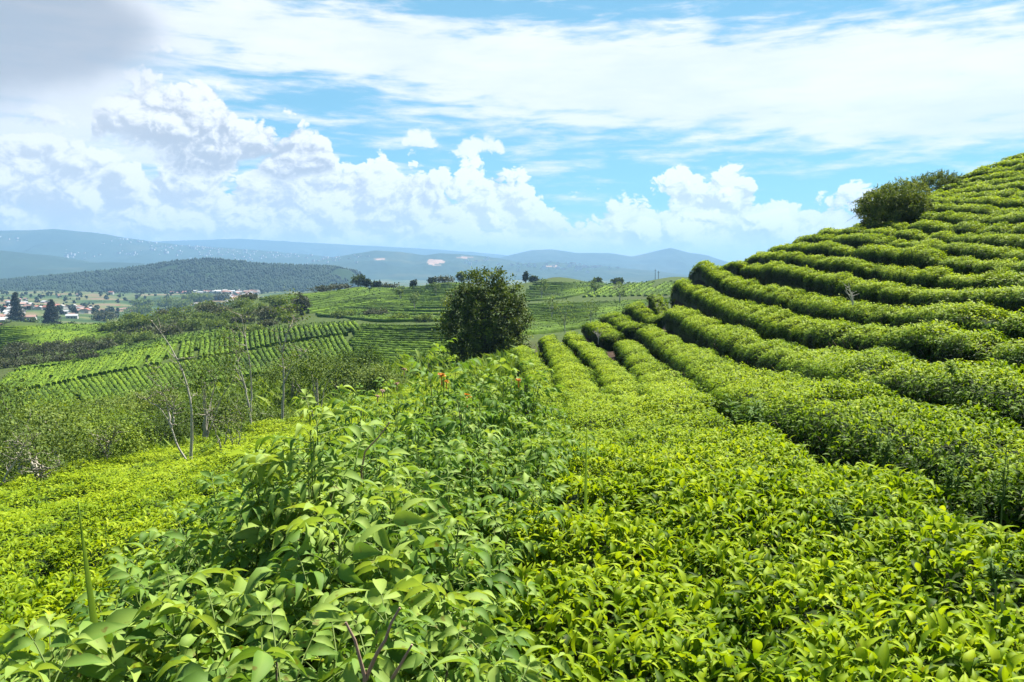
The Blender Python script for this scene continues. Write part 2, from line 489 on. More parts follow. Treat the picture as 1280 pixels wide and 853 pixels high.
def hedge(path, hw, label, group, seed, h=HT, dens=1.0, young_lit=0.5, lod_k=0.0024, name='tea_hedge', y_min_leaf=-9.0, twigs=True, lmin=0.070, notch=1.0):
    rng = np.random.default_rng(seed)
    Q = resample(path, 0.22)
    n = len(Q)
    hwv = np.interp(np.linspace(0, 1, n), np.linspace(0, 1, len(np.atleast_1d(hw))), np.atleast_1d(hw)) if np.ndim(hw) else np.full(n, hw)
    # wander, swelling single bushes, rounded ends
    zero = np.zeros(n)
    wob = vnoise(np.stack([Q[:, 0] * .35, Q[:, 1] * .35, zero + seed], -1), 5)
    wob2 = vnoise(np.stack([Q[:, 0] * .95, Q[:, 1] * .95, zero + seed * 3], -1), 6)
    hwv = hwv * (1.08 + 0.14 * wob + 0.22 * wob2)
    hv = h * (1.04 + 0.06 * wob + 0.11 * wob2)
    s = np.r_[0, np.cumsum(np.linalg.norm(np.diff(Q, axis=0), axis=1))]
    # single bushes show as scallops; a few weak plants leave notches
    sc = np.abs(np.sin(PI * s / 1.15 + 2.2 * wob + seed)) ** .55
    hv = hv * (.90 + .10 * sc); hwv = hwv * (.84 + .16 * sc)
    for _ in range(int(s[-1] / 7 * notch)):
        s0, dp = rng.uniform(.6, max(s[-1] - .6, .7)), rng.uniform(.12, .42)
        nf = 1 - dp * np.exp(-((s - s0) / rng.uniform(.22, .45)) ** 2)
        hv, hwv = hv * nf, hwv * nf
    endd = np.minimum(s, s[-1] - s)
    cap = np.sqrt(np.clip(1 - (1 - np.clip(endd / 0.5, 0, 1)) ** 2, 0.03, 1))
    hwv = hwv * cap
    hv = hv * (0.55 + 0.45 * cap)
    tg = unit(np.gradient(Q, axis=0))
    nr = np.stack([tg[:, 1], -tg[:, 0]], -1)
    zc = G0(Q[:, 0], Q[:, 1])
    zl = G0(Q[:, 0] - nr[:, 0] * .6, Q[:, 1] - nr[:, 1] * .6)
    zr = G0(Q[:, 0] + nr[:, 0] * .6, Q[:, 1] + nr[:, 1] * .6)
    slope = np.clip((zr - zl) / 1.2, -.42, .42)
    g = Geo()
    # core: the mass of twigs and old leaves that the leaf layer hides
    m = 15
    u = np.linspace(0, PI, m)
    lx = np.sign(np.cos(u)) * np.abs(np.cos(u)) ** 0.55
    lz = np.abs(np.sin(u)) ** 0.42
    k = 0.80
    X = lx[None] * (hwv * k)[:, None]
    Z = lz[None] * (hv * k)[:, None] - 0.10 * (lz[None] < 0.02)
    PX = Q[:, None, 0] + nr[:, None, 0] * X
    PY = Q[:, None, 1] + nr[:, None, 1] * X
    PZ = zc[:, None] + slope[:, None] * X * 0.75 + Z
    V = np.stack([PX, PY, PZ], -1).reshape(-1, 3)
    V += (0.035 * vnoise(V * 5, 3) * (np.tile(lz, n) > 0.1))[:, None]
    Fc = [(i * m + j, i * m + j + 1, (i + 1) * m + j + 1, (i + 1) * m + j) for i in range(n - 1) for j in range(m - 1)]
    g.add(V, Fc, 0.06, 0)
    g.add(V[:m], [(0, j, j + 1) for j in range(1, m - 1)], 0.06, 0)
    g.add(V[-m:], [(0, j + 1, j) for j in range(1, m - 1)], 0.06, 0)
    # leaves
    dist = np.sqrt(Q[:, 0] ** 2 + Q[:, 1] ** 2 + zc ** 2)
    L = np.maximum(lmin, lod_k * dist)
    per = 2 * hv + 1.7 * hwv
    near = np.clip((9 - dist) / 5, 0, 1)
    density = dens * (7.5 + 4.0 * near) / L ** 2
    w = density * per
    w[(Q[:, 1] < y_min_leaf)] = 0
    ds = s[-1] / (n - 1)
    total = int(w.sum() * ds)
    if total > 0:
        idx = rng.choice(n, total, p=w / w.sum())
        fr = rng.random(total) - .5
        i2 = np.clip(idx + np.where(fr > 0, 1, -1), 0, n - 1)
        fa = np.abs(fr)

        def lerp(a):
            return a[idx] * (1 - fa)[(...,) + (None,) * (a.ndim - 1)] + a[i2] * fa[(...,) + (None,) * (a.ndim - 1)]
        q, hw_, h_, z_, sl_, nr_, tg_, L_ = map(lerp, (Q, hwv, hv, zc, slope, nr, tg, L))
        sec_s, _, snx, snz = section(0.5, 0.72)
        qs = rng.random(total)
        # fewer leaves on the lowest bare part of the flanks
        ti = np.interp(qs, sec_s, np.arange(181)).astype(int)
        keep = _cz[ti] > 0.30 + 0.22 * rng.random(total)
        q, hw_, h_, z_, sl_, nr_, tg_, L_, ti = (a[keep] for a in (q, hw_, h_, z_, sl_, nr_, tg_, L_, ti))
        tot = len(ti)
        X = _cx[ti] * hw_
        base = np.stack([q[:, 0] + nr_[:, 0] * X, q[:, 1] + nr_[:, 1] * X, z_ + sl_ * X * 0.75 + _cz[ti] * h_], -1)
        nx, nz = snx[ti], snz[ti]
        nrm = unit(np.stack([nr_[:, 0] * nx, nr_[:, 1] * nx, nz + 1e-3], -1))
        lump = 0.085 * vnoise(base * 1.6, 21) + 0.060 * vnoise(base * 5.5, 22) + 0.03 * vnoise(base * 13, 23)
        hol = vnoise(base * np.array([1.5, 1.0, 1.5]), 27)
        lump = lump - 0.085 * np.clip((-.40 - hol) / .35, 0, 1)
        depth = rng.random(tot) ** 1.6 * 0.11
        lump = lump + (rng.random(tot) < .06) * 0.05 * np.clip(nz, 0, 1)
        pos = base + nrm * (lump - depth)[:, None]
        # shoots: leaves point up and out, then arch over
        ax = unit(nrm * 0.75 + np.array([0, 0, 0.75]) + 0.25 * rng.normal(size=(tot, 3)))
        az = rng.random(tot) * 2 * PI
        pitch = np.radians(rng.uniform(12, 74, tot))
        a1 = unit(np.cross(ax, rng.normal(size=(tot, 3))))
        a2 = np.cross(ax, a1)
        dd = np.sqrt((base ** 2).sum(1))
        farf = np.clip((dd - 7) / 10, 0, 1)
        pitch = pitch * (1 - .72 * farf)
        ax = unit(ax * (1 - .8 * farf)[:, None] + unit(nrm + .22 * rng.normal(size=(tot, 3))) * (.8 * farf)[:, None])
        a1 = unit(np.cross(ax, a1)); a2 = np.cross(ax, a1)
        yd = ax * np.sin(pitch)[:, None] + (a1 * np.cos(az)[:, None] + a2 * np.sin(az)[:, None]) * np.cos(pitch)[:, None]
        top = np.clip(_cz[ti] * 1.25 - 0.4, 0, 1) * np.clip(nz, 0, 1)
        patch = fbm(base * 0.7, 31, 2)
        tint = 0.20 - .12 * (1 - top) + young_lit * (0.34 * top + 0.20 * np.sin(pitch) * (1 - farf) + 0.24 * farf * top) + 0.16 * patch + rng.normal(0, 1, tot) * (.11 - .03 * farf) - depth * 1.5  # tops brightened as young and sunlit, flanks darkened: old leaves plus painted shade
        old = rng.random(tot) < 0.012
        Lr = L_ * np.where(rng.random(tot) < .25, rng.uniform(.95, 1.4, tot), rng.uniform(.5, 1.1, tot))
        Wr = Lr * rng.uniform(0.28, 0.39, tot)
        tint = np.where(rng.random(tot) < .13, tint * .35, tint)
        tint = np.clip(tint, 0.02, 0.98)
        dd = np.sqrt((base ** 2).sum(1))
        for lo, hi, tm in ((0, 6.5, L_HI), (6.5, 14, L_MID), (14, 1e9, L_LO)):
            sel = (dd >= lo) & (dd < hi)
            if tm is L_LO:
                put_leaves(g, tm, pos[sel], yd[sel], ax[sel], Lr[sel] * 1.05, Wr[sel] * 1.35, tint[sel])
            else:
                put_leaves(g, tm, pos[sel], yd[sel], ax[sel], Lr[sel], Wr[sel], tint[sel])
    mid = n // 2
    loc = (float(Q[mid, 0]), float(Q[mid, 1]), float(zc[mid]))
    root = tag(empty(name, loc), label, 'hedge', group)
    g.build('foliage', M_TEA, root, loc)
    if twigs:
        gs = Geo()
        for i in range(2, n - 2, 3):
            if dist[i] > 60: continue
            c = np.array([Q[i, 0], Q[i, 1], zc[i]])
            for _ in range(4 if dist[i] < 25 else 2):
                side = rng.choice([-1, 1])
                o = nr[i] * side * hwv[i] * rng.uniform(0.78, 1.0)
                b = c + np.array([*(nr[i] * side * hwv[i] * .3 + tg[i] * rng.uniform(-.3, .3)), -0.06 + slope[i] * side * hwv[i] * .3])
                e = c + np.array([*(o + tg[i] * rng.uniform(-.35, .35)), hv[i] * rng.uniform(.35, .7)])
                mdl = (b + e) / 2 + rng.normal(0, .03, 3)
                tube(gs, [b, mdl, e], [.012, .009, .005], 4, rng.uniform(.1, .8))
        if gs.n: tag(gs.build('stems', M_TWIG, root, loc), kind='stuff')
    return root


def ext(path, head=None, tail=None):
    p = [tuple(a) for a in path]
    return (head or []) + p + (tail or [])


def cont(path, d):
    """carry the right-hand end of a row on by d metres"""
    a, b = np.array(path[0]), np.array(path[min(2, len(path) - 1)])
    v = (a - b) / np.linalg.norm(a - b)
    return [tuple(a + v * d)]


HG = 'tea hedges on the terraced hill'
hill_lab = {
 'E': 'broad dark flanked tea hedge rising directly behind the weedy gap',
 'F': 'tea hedge on the terraced hill, second row up from the weedy gap',
 'G': 'tea hedge on the terraced hill, third row up from the weedy gap',
 'H': 'tea hedge on the terraced hill directly below the small bare white twig',
 'I': 'tea hedge on the terraced hill directly above the small bare white twig',
 'J': 'tea hedge on the terraced hill, second row above the bare white twig',
 'K': 'tea hedge on the terraced hill, third row above the bare white twig',
 'L': 'tea hedge on the terraced hill, third row below the domed dark bush',
 'M': 'tea hedge on the terraced hill, second row below the domed dark bush',
 'N': 'tea hedge on the terraced hill passing just under the domed dark bush',
 'O': 'tea hedge whose end meets the lower right foot of the domed dark bush',
 'P': 'tea hedge running right from the middle of the domed dark bush',
 'Q': 'tea hedge running right from the upper part of the domed dark bush',
 'R': 'thin tea hedge running right from the top of the domed dark bush',
 'S': 'thin upper tea hedge, second row above the top of the domed bush',
 'T': 'thin upper tea hedge ending just below the low spiky skyline bush',
 'U': 'thin upper tea hedge ending beside the low spiky skyline bush',
 'V': 'thin tea hedge, third row below the crest of the hill',
 'W': 'thin tea hedge, second row below the crest of the hill',
 'X': 'topmost thin tea hedge along the crest of the hill',
}
for i, k in enumerate('EFGHIJKLMNOPQRSTUVWX'):
    P = plan[k]
    tail = []
    if k not in 'E':
        ex, ey = P[-1]
        tail = [(ex + .35, ey + 1.2), (ex + 1.3, ey + 2.6), (ex + 3.0, ey + 3.8)]
    if k == 'E':
        hedge(ext(P, [(4.2, 1.2), (4.15, 3.5)]), [.72, .72, .62, .52, .46, .42, .38], hill_lab[k], HG, 100 + i, young_lit=1.08, notch=.25)
    elif k == 'F':
        hedge(ext(P, [(5.35, 3.0), (5.3, 6.0)]), [.58, .58, .52, .46, .42, .38], hill_lab[k], HG, 100 + i, young_lit=1.08, notch=.25)
    else:
        hedge(ext(P, cont(P, 7 if k in 'GHI' else 4), tail), [.44, .40, .355, .335] if k in 'GH' else .325, hill_lab[k], HG, 100 + i, young_lit=1.08)
        if k in 'HIJKLMN':     # short broken pieces tucked between the rows
            pass
for j, (k, lab) in enumerate({'p1': 'short stub of tea hedge at the nose of the hill, lowest of four stubs', 'p2': 'short stub of tea hedge at the nose of the hill, second lowest of four',
                'p3': 'short stub of tea hedge at the nose of the hill, second highest of four', 'p4': 'short stub of tea hedge at the nose of the hill, highest of four'}.items()):
    hedge(plan[k], .55, lab, HG, 140 + j, young_lit=.95)
NG = 'tea hedges grown together in the foreground'
hedge([(2.2, .9), (2.15, 3), (2.1, 5), (2.12, 8), (2.36, 11)] + plan['D'], [.54, .54, .52, .50, .50, .48, .46, .44], 'foreground tea hedge whose bright top borders the near side of the weedy gap', NG, 151, young_lit=1.1, notch=1.6)
hedge([(1.3, .9), (1.3, 3), (1.3, 5), (1.55, 8), (1.85, 11)] + plan['C'], [.56, .56, .54, .52, .5, .46, .44, .42], 'foreground tea hedge, second from the weedy gap, in the bright merged canopy', NG, 152, young_lit=1.1, notch=1.8)
hedge([(.4, 1.0), (.4, 3), (.4, 5), (.85, 8.5), (1.1, 11)] + plan['B'] + [(1.85, 44)], [.52, .52, .54, .52, .48, .46, .44, .40], 'foreground tea hedge, third from the weedy gap, in the bright merged canopy', NG, 153, young_lit=1.1, notch=1.8)
hedge([(-.1, 7.0), (.2, 10)] + plan['A'] + [(.3, 42)], [.45, .46, .46, .44, .42], 'tea hedge beside the leafy shrubs, ending near the round dark tree', NG, 154, young_lit=1.0)
LG = 'tea hedges grown together on the lower slope'
ll = ['lower slope tea hedge nearest the leafy shrubs', 'lower slope tea hedge, second from the leafy shrubs', 'lower slope tea hedge, third from the leafy shrubs', 'lower slope tea hedge, fourth from the leafy shrubs',
      'lower slope tea hedge, fifth from the leafy shrubs', 'lower slope tea hedge reaching the pair of leaning pale trunks', 'lower slope tea hedge, second from the thicket edge', 'lower slope tea hedge along the feathery shade trees', 'lower slope tea hedge at the foot of the pale stump']
for j in range(9):
    x0 = -2.35 - j * 1.12
    y1 = 36 - (abs(x0) - 2.3) * 2.55
    ya = 2.2 + j * 0.55
    hedge([(x0 + .25, ya), (x0, ya + 3), (x0 - .1, (ya + y1) / 2), (x0 - .35, y1)], .60, ll[j], LG, 170 + j, young_lit=1.15, dens=.9, twigs=False)


# ----------------------------------------------------------------- hedges on the opposite slopes
def along(pts, t):
    P = np.array(pts, float)
    d = np.r_[0, np.cumsum(np.linalg.norm(np.diff(P, axis=0), axis=1))]
    return np.interp(t * d[-1], d, P[:, 0]), np.interp(t * d[-1], d, P[:, 1])


def far_hedge(path, hw, h, label, group, seed, tint):
    rng = np.random.default_rng(seed)
    Q = resample(path, max(0.7, np.hypot(*path[0]) * 0.006))
    n = len(Q)
    tg = unit(np.gradient(Q, axis=0))
    nr = np.stack([tg[:, 1], -tg[:, 0]], -1)
    zc = G0(Q[:, 0], Q[:, 1])
    wob = vnoise(np.stack([Q[:, 0] * .6, Q[:, 1] * .6, np.zeros(n)], -1), seed)
    hv = h * (1 + .10 * wob + .03 * rng.normal(size=n)); hwv = hw * 1.12 * (1 + .08 * wob + .03 * rng.normal(size=n))
    lx = np.array([-1, -.96, -.6, .6, .96, 1]); lz = np.array([-.35, .55, 1, 1, .55, -.35])
    X = lx[None] * hwv[:, None]
    V = np.stack([Q[:, None, 0] + nr[:, None, 0] * X, Q[:, None, 1] + nr[:, None, 1] * X, zc[:, None] + lz[None] * hv[:, None]], -1)
    V = V.reshape(-1, 3) + rng.normal(0, .02, (n * 6, 3))
    m = 6
    Fc = [(i * m + j, i * m + j + 1, (i + 1) * m + j + 1, (i + 1) * m + j) for i in range(n - 1) for j in range(m - 1)]
    g = Geo().add(V, Fc, tv := np.clip(tint + .22 * np.repeat(vnoise(np.stack([Q[:, 0] * .09, Q[:, 1] * .09, np.zeros(n)], -1), 77), m) + .10 * rng.normal(size=n * m), 0, 1))
    g.add(V[:m], [(0, 1, 2, 3), (0, 3, 4, 5)], tint).add(V[-m:], [(3, 2, 1, 0), (5, 4, 3, 0)], tint)
    # sprigs that break the clipped outline
    k = int(n * 4)
    ii = rng.integers(0, n, k)
    pos = np.stack([Q[ii, 0] + nr[ii, 0] * hwv[ii] * (a := rng.uniform(-1, 1, k)) + tg[ii, 0] * rng.uniform(-.5, .5, k),
                    Q[ii, 1] + nr[ii, 1] * hwv[ii] * a + tg[ii, 1] * rng.uniform(-.5, .5, k), zc[ii] + hv[ii] * (1.02 - .4 * a ** 4)], -1)
    yd = unit(rng.normal(size=(k, 3)) + np.array([0, 0, .9]))
    sz = .0013 * np.hypot(Q[ii, 0], Q[ii, 1]) * rng.uniform(.7, 1.6, k)
    put_leaves(g, L_LO, pos, yd, np.tile([0., 0, 1], (k, 1)), sz, sz * .8, np.clip(tint + .22 * vnoise(pos * np.array([.09, .09, 0]), 77) + rng.normal(0, .17, k), 0, 1))
    mid = n // 2
    o = g.build('tea_hedge', M_TEAFAR, None, (float(Q[mid, 0]), float(Q[mid, 1]), float(zc[mid])))
    return tag(o, label, 'hedge', group)


BLOCKS = [
 # edge 1, edge 2, rows, label, group, y0, half width, tint
 ([(12,464),(60,457),(100,450),(165,437),(222,427)], [(-14,488),(30,482),(64,477),(123,464),(205,450)], 34, 'thin tea hedge in the upper strip of the herringbone slope, leaning right uphill', 'herringbone tea rows, upper left strip', 60, .28, .55),
 ([(226,426),(286,415),(350,406),(445,400)], [(222,447),(276,440),(318,432),(367,423),(455,411)], 36, 'thin tea hedge in the upper strip of the herringbone slope, leaning left uphill', 'herringbone tea rows, upper right strip', 60, .28, .5),
 ([(-10,493),(64,481),(123,468),(200,454),(276,444),(367,427),(430,417)], [(16,524),(100,508),(165,494),(240,478),(310,466),(390,455),(446,446)], 68, 'thin tea hedge in the lower strip of the herringbone slope under the dark path', 'herringbone tea rows, lower strip', 60, .27, .5),
 ([(455,403),(446,412),(440,424),(446,447)], [(556,403),(560,424),(566,449)], 17, 'thin level tea hedge on the dark banded slope left of the round tree', 'level tea rows left of the round tree', 60, .34, .42),
 ([(45,449),(100,440),(165,428),(222,417),(290,407)], [(18,461),(100,449),(165,436),(222,426),(290,414)], 36, 'thin tea hedge in the narrow strip along the top of the herringbone slope', 'tea rows along the top of the herringbone slope', 90, .42, .55),
 ([(448,451),(566,452)], [(452,467),(575,469)], 13, 'tea hedge running down the slope foot between gully and round tree', 'tea rows at the slope foot left of the round tree', 45, .36, .45),
 ([(2,407),(2,444)], [(128,401),(142,405),(148,414)], 15, 'thin curved tea hedge on the small slope below the two dark conifers', 'curved tea rows below the conifers', 100, .62, .6),
 ([(322,372),(350,380),(385,390)], [(450,358),(470,364),(480,374)], 9, 'far tea hedge on the ridge slope behind the bare pale tree', 'tea rows on the ridge behind the pale tree', 150, .8, .45),
 ([(395,392),(440,372),(470,355)], [(560,402),(572,372),(580,352)], 24, 'far tea hedge on the broad slope left of the round tree', 'tea rows on the broad slope left of the round tree', 150, .72, .5),
 ([(650,414),(658,392),(662,378)], [(762,400),(800,384),(860,370)], 18, 'far tea hedge on the broad slope right of the round tree', 'tea rows on the broad slope right of the round tree', 80, .62, .5),
 ([(650,375),(668,351)], [(722,367),(766,350)], 11, 'far tea hedge in the upper corner right of the round tree', 'tea rows in the upper corner right of the round tree', 150, .7, .42),
 ([(726,369),(790,368),(862,366)], [(762,354),(810,352),(880,351)], 16, 'far slanting tea hedge in the small striped patch near the skyline', 'slanting tea rows near the skyline', 150, .55, .6),
]
sd = 400
for e1, e2, nrow, lab, grp, y0, hw, tn in BLOCKS:
    for r in range(nrow):
        t = (r + .5) / nrow
        a, b = np.array(along(e1, t)), np.array(along(e2, t))
        jr = random.Random(sd)
        a, b = a + (b - a) * jr.uniform(-.02, .025), b - (b - a) * jr.uniform(-.02, .025)
        if jr.random() < .05: b = a + (b - a) * jr.uniform(.45, .8)
        nn = max(5, int(np.hypot(*(b - a)) / 7))
        path = []
        for q in np.linspace(0, 1, nn):
            p = a + (b - a) * q
            hpt = hit(p[0] + 0.6 * math.sin(q * 7 + r), p[1] + 1.2 * math.sin(q * PI) * (1 if abs(b[0] - a[0]) > 60 else 0), y0)
            if hpt: path.append(hpt)
        # where the sight line skips to other ground the row is cut; the longest stretch stays
        runs = [[]]
        for p in path:
            if runs[-1] and np.hypot(p[0] - runs[-1][-1][0], p[1] - runs[-1][-1][1]) > max(30, .3 * p[1]): runs.append([])
            runs[-1].append(p)
        good = max(runs, key=len)
        sd += 1
        if len(good) >= 3 and np.hypot(good[0][0] - good[-1][0], good[0][1] - good[-1][1]) > 1.5:
            far_hedge(good, hw, .60, lab, grp, sd, tn - .19 + .10 * math.sin(r * 1.7))
# ----------------------------------------------------------------- ground: one sheet to the horizon
angs = np.unique(np.r_[np.linspace(-PI, -.85, 40), np.linspace(-.85, .85, 420), np.linspace(.85, PI, 40)])
rr = np.r_[0.25, np.exp(np.linspace(math.log(.8), math.log(900), 330)), np.linspace(960, 12000, 50)]
AA, RR = np.meshgrid(angs, rr)
GX, GY = (RR * np.sin(AA)).ravel(), (RR * np.cos(AA)).ravel()
GZ = G0(GX, GY)
q = np.stack([GX, GY, GX * 0], -1)
rg = np.hypot(GX, GY)
GZ += 0.03 * vnoise(q * 2.2, 41) * np.clip(rg / 3, 0, 1) + np.clip((rg - 60) / 300, 0, 1) * 0.5 * vnoise(q * .12, 42)
GZ += np.clip((rg - 500) / 400, 0, 1) * 6 * fbm(q * .006, 43)
na, nr_ = len(angs), len(rr)
ii, jj = np.meshgrid(np.arange(nr_ - 1), np.arange(na - 1), indexing='ij')
Fg = np.stack([ii * na + jj, ii * na + jj + 1, (ii + 1) * na + jj + 1, (ii + 1) * na + jj], -1).reshape(-1, 4)[:, ::-1]
# land use: 0 bare soil under the tea, 0.5 grass and weeds, 1 valley fields
use = np.clip((rg - 30) / 60, 0, 1) * 0.45 + np.clip((rg - 380) / 200, 0, 1) * 0.55
use = np.clip(use + 0.10 * vnoise(q * .05, 44) * (rg > 40), 0, 1)
m, nt = new_mat('ground')
ln = nt.links.new
at = N(nt, 'ShaderNodeAttribute', attribute_name='tint')
geo = N(nt, 'ShaderNodeNewGeometry')
n1 = N(nt, 'ShaderNodeTexNoise'); n1.inputs['Scale'].default_value = 1.6; n1.inputs['Detail'].default_value = 9; n1.inputs['Roughness'].default_value = .65
n2 = N(nt, 'ShaderNodeTexNoise'); n2.inputs['Scale'].default_value = .018; n2.inputs['Detail'].default_value = 6
n3 = N(nt, 'ShaderNodeTexVoronoi'); n3.inputs['Scale'].default_value = .012
for n in (n1, n2, n3): ln(geo.outputs['Position'], n.inputs['Vector'])
soil = ramp(nt, n1.outputs[0], [(.3, (.026, .016, .010)), (.5, (.060, .036, .022)), (.7, (.11, .070, .045))])
grass = ramp(nt, n1.outputs[0], [(.3, (.030, .048, .014)), (.55, (.075, .115, .022)), (.75, (.15, .17, .05))])
field = ramp(nt, n2.outputs[0], [(.32, (.025, .055, .025)), (.48, (.06, .11, .03)), (.56, (.16, .17, .07)), (.66, (.22, .15, .10))])


def mixc(nt, fac, a, b):
    mx = N(nt, 'ShaderNodeMix', data_type='RGBA')
    nt.links.new(fac, mx.inputs[0]); nt.links.new(a, mx.inputs[6]); nt.links.new(b, mx.inputs[7])
    return mx.outputs[2]


def mrange(nt, v, a, b):
    r = N(nt, 'ShaderNodeMapRange'); r.inputs[1].default_value = a; r.inputs[2].default_value = b
    nt.links.new(v, r.inputs[0])
    return r.outputs[0]


c = mixc(nt, mrange(nt, at.outputs['Fac'], .1, .45), soil, grass)
c = mixc(nt, mrange(nt, at.outputs['Fac'], .55, .95), c, field)
bs = N(nt, 'ShaderNodeBsdfPrincipled')
ln(c, bs.inputs['Base Color']); bs.inputs['Roughness'].default_value = .95; bs.inputs['Specular IOR Level'].default_value = .1
bp = N(nt, 'ShaderNodeBump'); bp.inputs['Strength'].default_value = .7; bp.inputs['Distance'].default_value = .08
ln(n1.outputs[0], bp.inputs['Height']); ln(bp.outputs[0], bs.inputs['Normal'])
ln(bs.outputs[0], N(nt, 'ShaderNodeOutputMaterial').inputs[0])
M_GROUND = m
V = np.stack([GX, GY, GZ], -1)
gg = Geo().add(V, Fg, use)
c0 = V[:na].mean(0)
gg.add(np.vstack([V[:na], c0]), [(k, na, k + 1) for k in range(na - 1)], 0)
tag(gg.build('ground', M_GROUND), kind='structure')
# ----------------------------------------------------------------- shrubs with divided leaves
def g0(x, y):
    return float(G0(np.array([x]), np.array([y]))[0])


def compound(gl, gs, pos, rdir, size, tint, rng, far):
    """divided leaves: a thin stalk with two or three pairs of leaflets and one at the tip"""
    n = len(pos)
    up = np.array([0, 0, 1.0])
    r = unit(rdir)
    side = unit(np.cross(r, up) + 1e-4)
    upn = np.cross(side, r)
    npair = 3
    for pi_ in range(npair):
        t = (.30, .60, .88)[pi_]
        has = rng.random(n) < (0.45, 1.0, 1.0)[pi_]
        for sg in (-1, 1):
            ang = np.radians(rng.normal((74, 62, 46)[pi_], 8, n))
            d = r * np.cos(ang)[:, None] + side * (sg * np.sin(ang))[:, None] - up * rng.uniform(.25, .9, n)[:, None] + upn * .1
            p = pos + r * (size * t)[:, None] - up * (size * .22 * t * t)[:, None]
            L = size * rng.uniform(.36, .50, n) * (.8, 1.0, 1.05)[pi_]
            s = has
            put_leaves(gl, L_MID if far else L_HI, p[s], d[s], (upn + .25 * rng.normal(size=(n, 3)))[s], L[s], L[s] * rng.uniform(.33, .42, n)[s], np.clip(tint + rng.normal(0, .07, n), 0, 1)[s])
    p = pos + r * size[:, None] - up * (size * .22)[:, None]
    L = size * rng.uniform(.44, .58, n)
    put_leaves(gl, L_MID if far else L_HI, p, r - up * rng.uniform(.3, 1.0, n)[:, None], upn + .2 * rng.normal(size=(n, 3)), L, L * rng.uniform(.33, .40, n), np.clip(tint + .04, 0, 1))
    if not far:
        for k in range(n):
            tube(gs, [pos[k], pos[k] + r[k] * size[k] * .5 - up * size[k] * .055, p[k]], [.0028, .002, .0014], 3, .7)


def shrub(px, py, Y, rad_, label, seed, h_extra=0.0, nst=30, lush=1.0, tint0=.5, size0=.170, group='leafy shrubs along the path edge', flowers=(), bare=()):
    rng = np.random.default_rng(seed)
    tx, ty, tz = U(px, py, Y)
    gz = g0(tx, ty) - 0.02
    H = tz - gz
    d = math.hypot(tx, ty)
    far = d > 5.2
    gl, gs = Geo(), Geo()
    P, R, TT, SZ = [], [], [], []
    base = np.array([tx, ty, gz])
    for s in range(nst):
        az = rng.random() * 2 * PI
        q = rng.random() ** .62 if s else 0.0
        ex, ey = rad_ * q * math.cos(az), rad_ * q * math.sin(az)
        ez = H * (1 - .42 * q ** 2.2) * (rng.uniform(.72, 1.0) if s else .97) + h_extra * (s == 0)
        e = base + np.array([ex, ey, ez])
        b = base + np.array([ex * .22 + rng.normal(0, .04), ey * .22 + rng.normal(0, .04), -.05])
        mdl = b * .45 + e * .55 + np.array([ex * -.12, ey * -.12, .08 * H])
        ts = np.linspace(0, 1, 7)
        C = ((1 - ts) ** 2)[:, None] * b + (2 * ts * (1 - ts))[:, None] * mdl + (ts ** 2)[:, None] * e
        tube(gs, C, np.linspace(.008, .0022, 7), 5, rng.uniform(.2, .9), 1 if rng.random() < .12 else 0)
        nl = int((13 if far else 15) * lush)
        for k in range(nl):
            t = 1 - .72 * (k / nl) ** 1.25
            i = min(int(t * 6), 5); fr = t * 6 - i
            p = C[i] * (1 - fr) + C[i + 1] * fr
            a2 = k * 2.4 + rng.normal(0, .4) + s
            outw = np.array([math.cos(a2), math.sin(a2), 0])
            elev = rng.uniform(.1, .55) + (.75 if k < 3 else 0)
            r = outw + np.array([ex, ey, 0]) * .5 + np.array([0, 0, elev])
            P.append(p); R.append(r)
            SZ.append(size0 * rng.uniform(.75, 1.25) * (.62 if k < 2 else 1.0))
            TT.append(tint0 + .06 + .26 * (t - .75) + (.16 if k < 3 else 0) + rng.normal(0, .09))
    compound(gl, gs, np.array(P), np.array(R), np.array(SZ), np.clip(TT, .03, .97), rng, far)
    root = tag(empty('leafy_shrub', tuple(base)), label, 'shrub', group)
    gl.build('foliage', M_SHRUB, root, tuple(base))
    tag(gs.build('stems', [M_STEM, M_TWIG], root, tuple(base)), kind='stuff')
    for (fx, fy, fY, fr, mt) in flowers:
        c = np.array(U(fx, fy, fY))
        gf = Geo()
        n = 26
        az = rng.random(n) * 2 * PI
        dd = np.stack([np.cos(az), np.sin(az), rng.uniform(-.1, 1.2, n)], -1)
        put_leaves(gf, L_MID, np.tile(c, (n, 1)) + rng.normal(0, fr * .12, (n, 3)), dd, np.tile([0., 0, 1], (n, 1)) + .3 * rng.normal(size=(n, 3)), fr, fr * .5, rng.random(n))
        tube(gf, [c - np.array([0, 0, fr * 2.2]), c], [.004, .004], 4, .2)
        gf.build('flower', mt, root, tuple(base))
    for pts in bare:
        gb = Geo()
        C = np.array([U(*p) for p in pts])
        C = resample([tuple(c) for c in C], .03); C[1:-1] += rng.normal(0, .002, C[1:-1].shape)
        tube(gb, C, np.linspace(.0048, .0024, len(C)), 6, .95)
        gb.build('bare_stem', M_PINKTWIG, root, tuple(base))
    return root


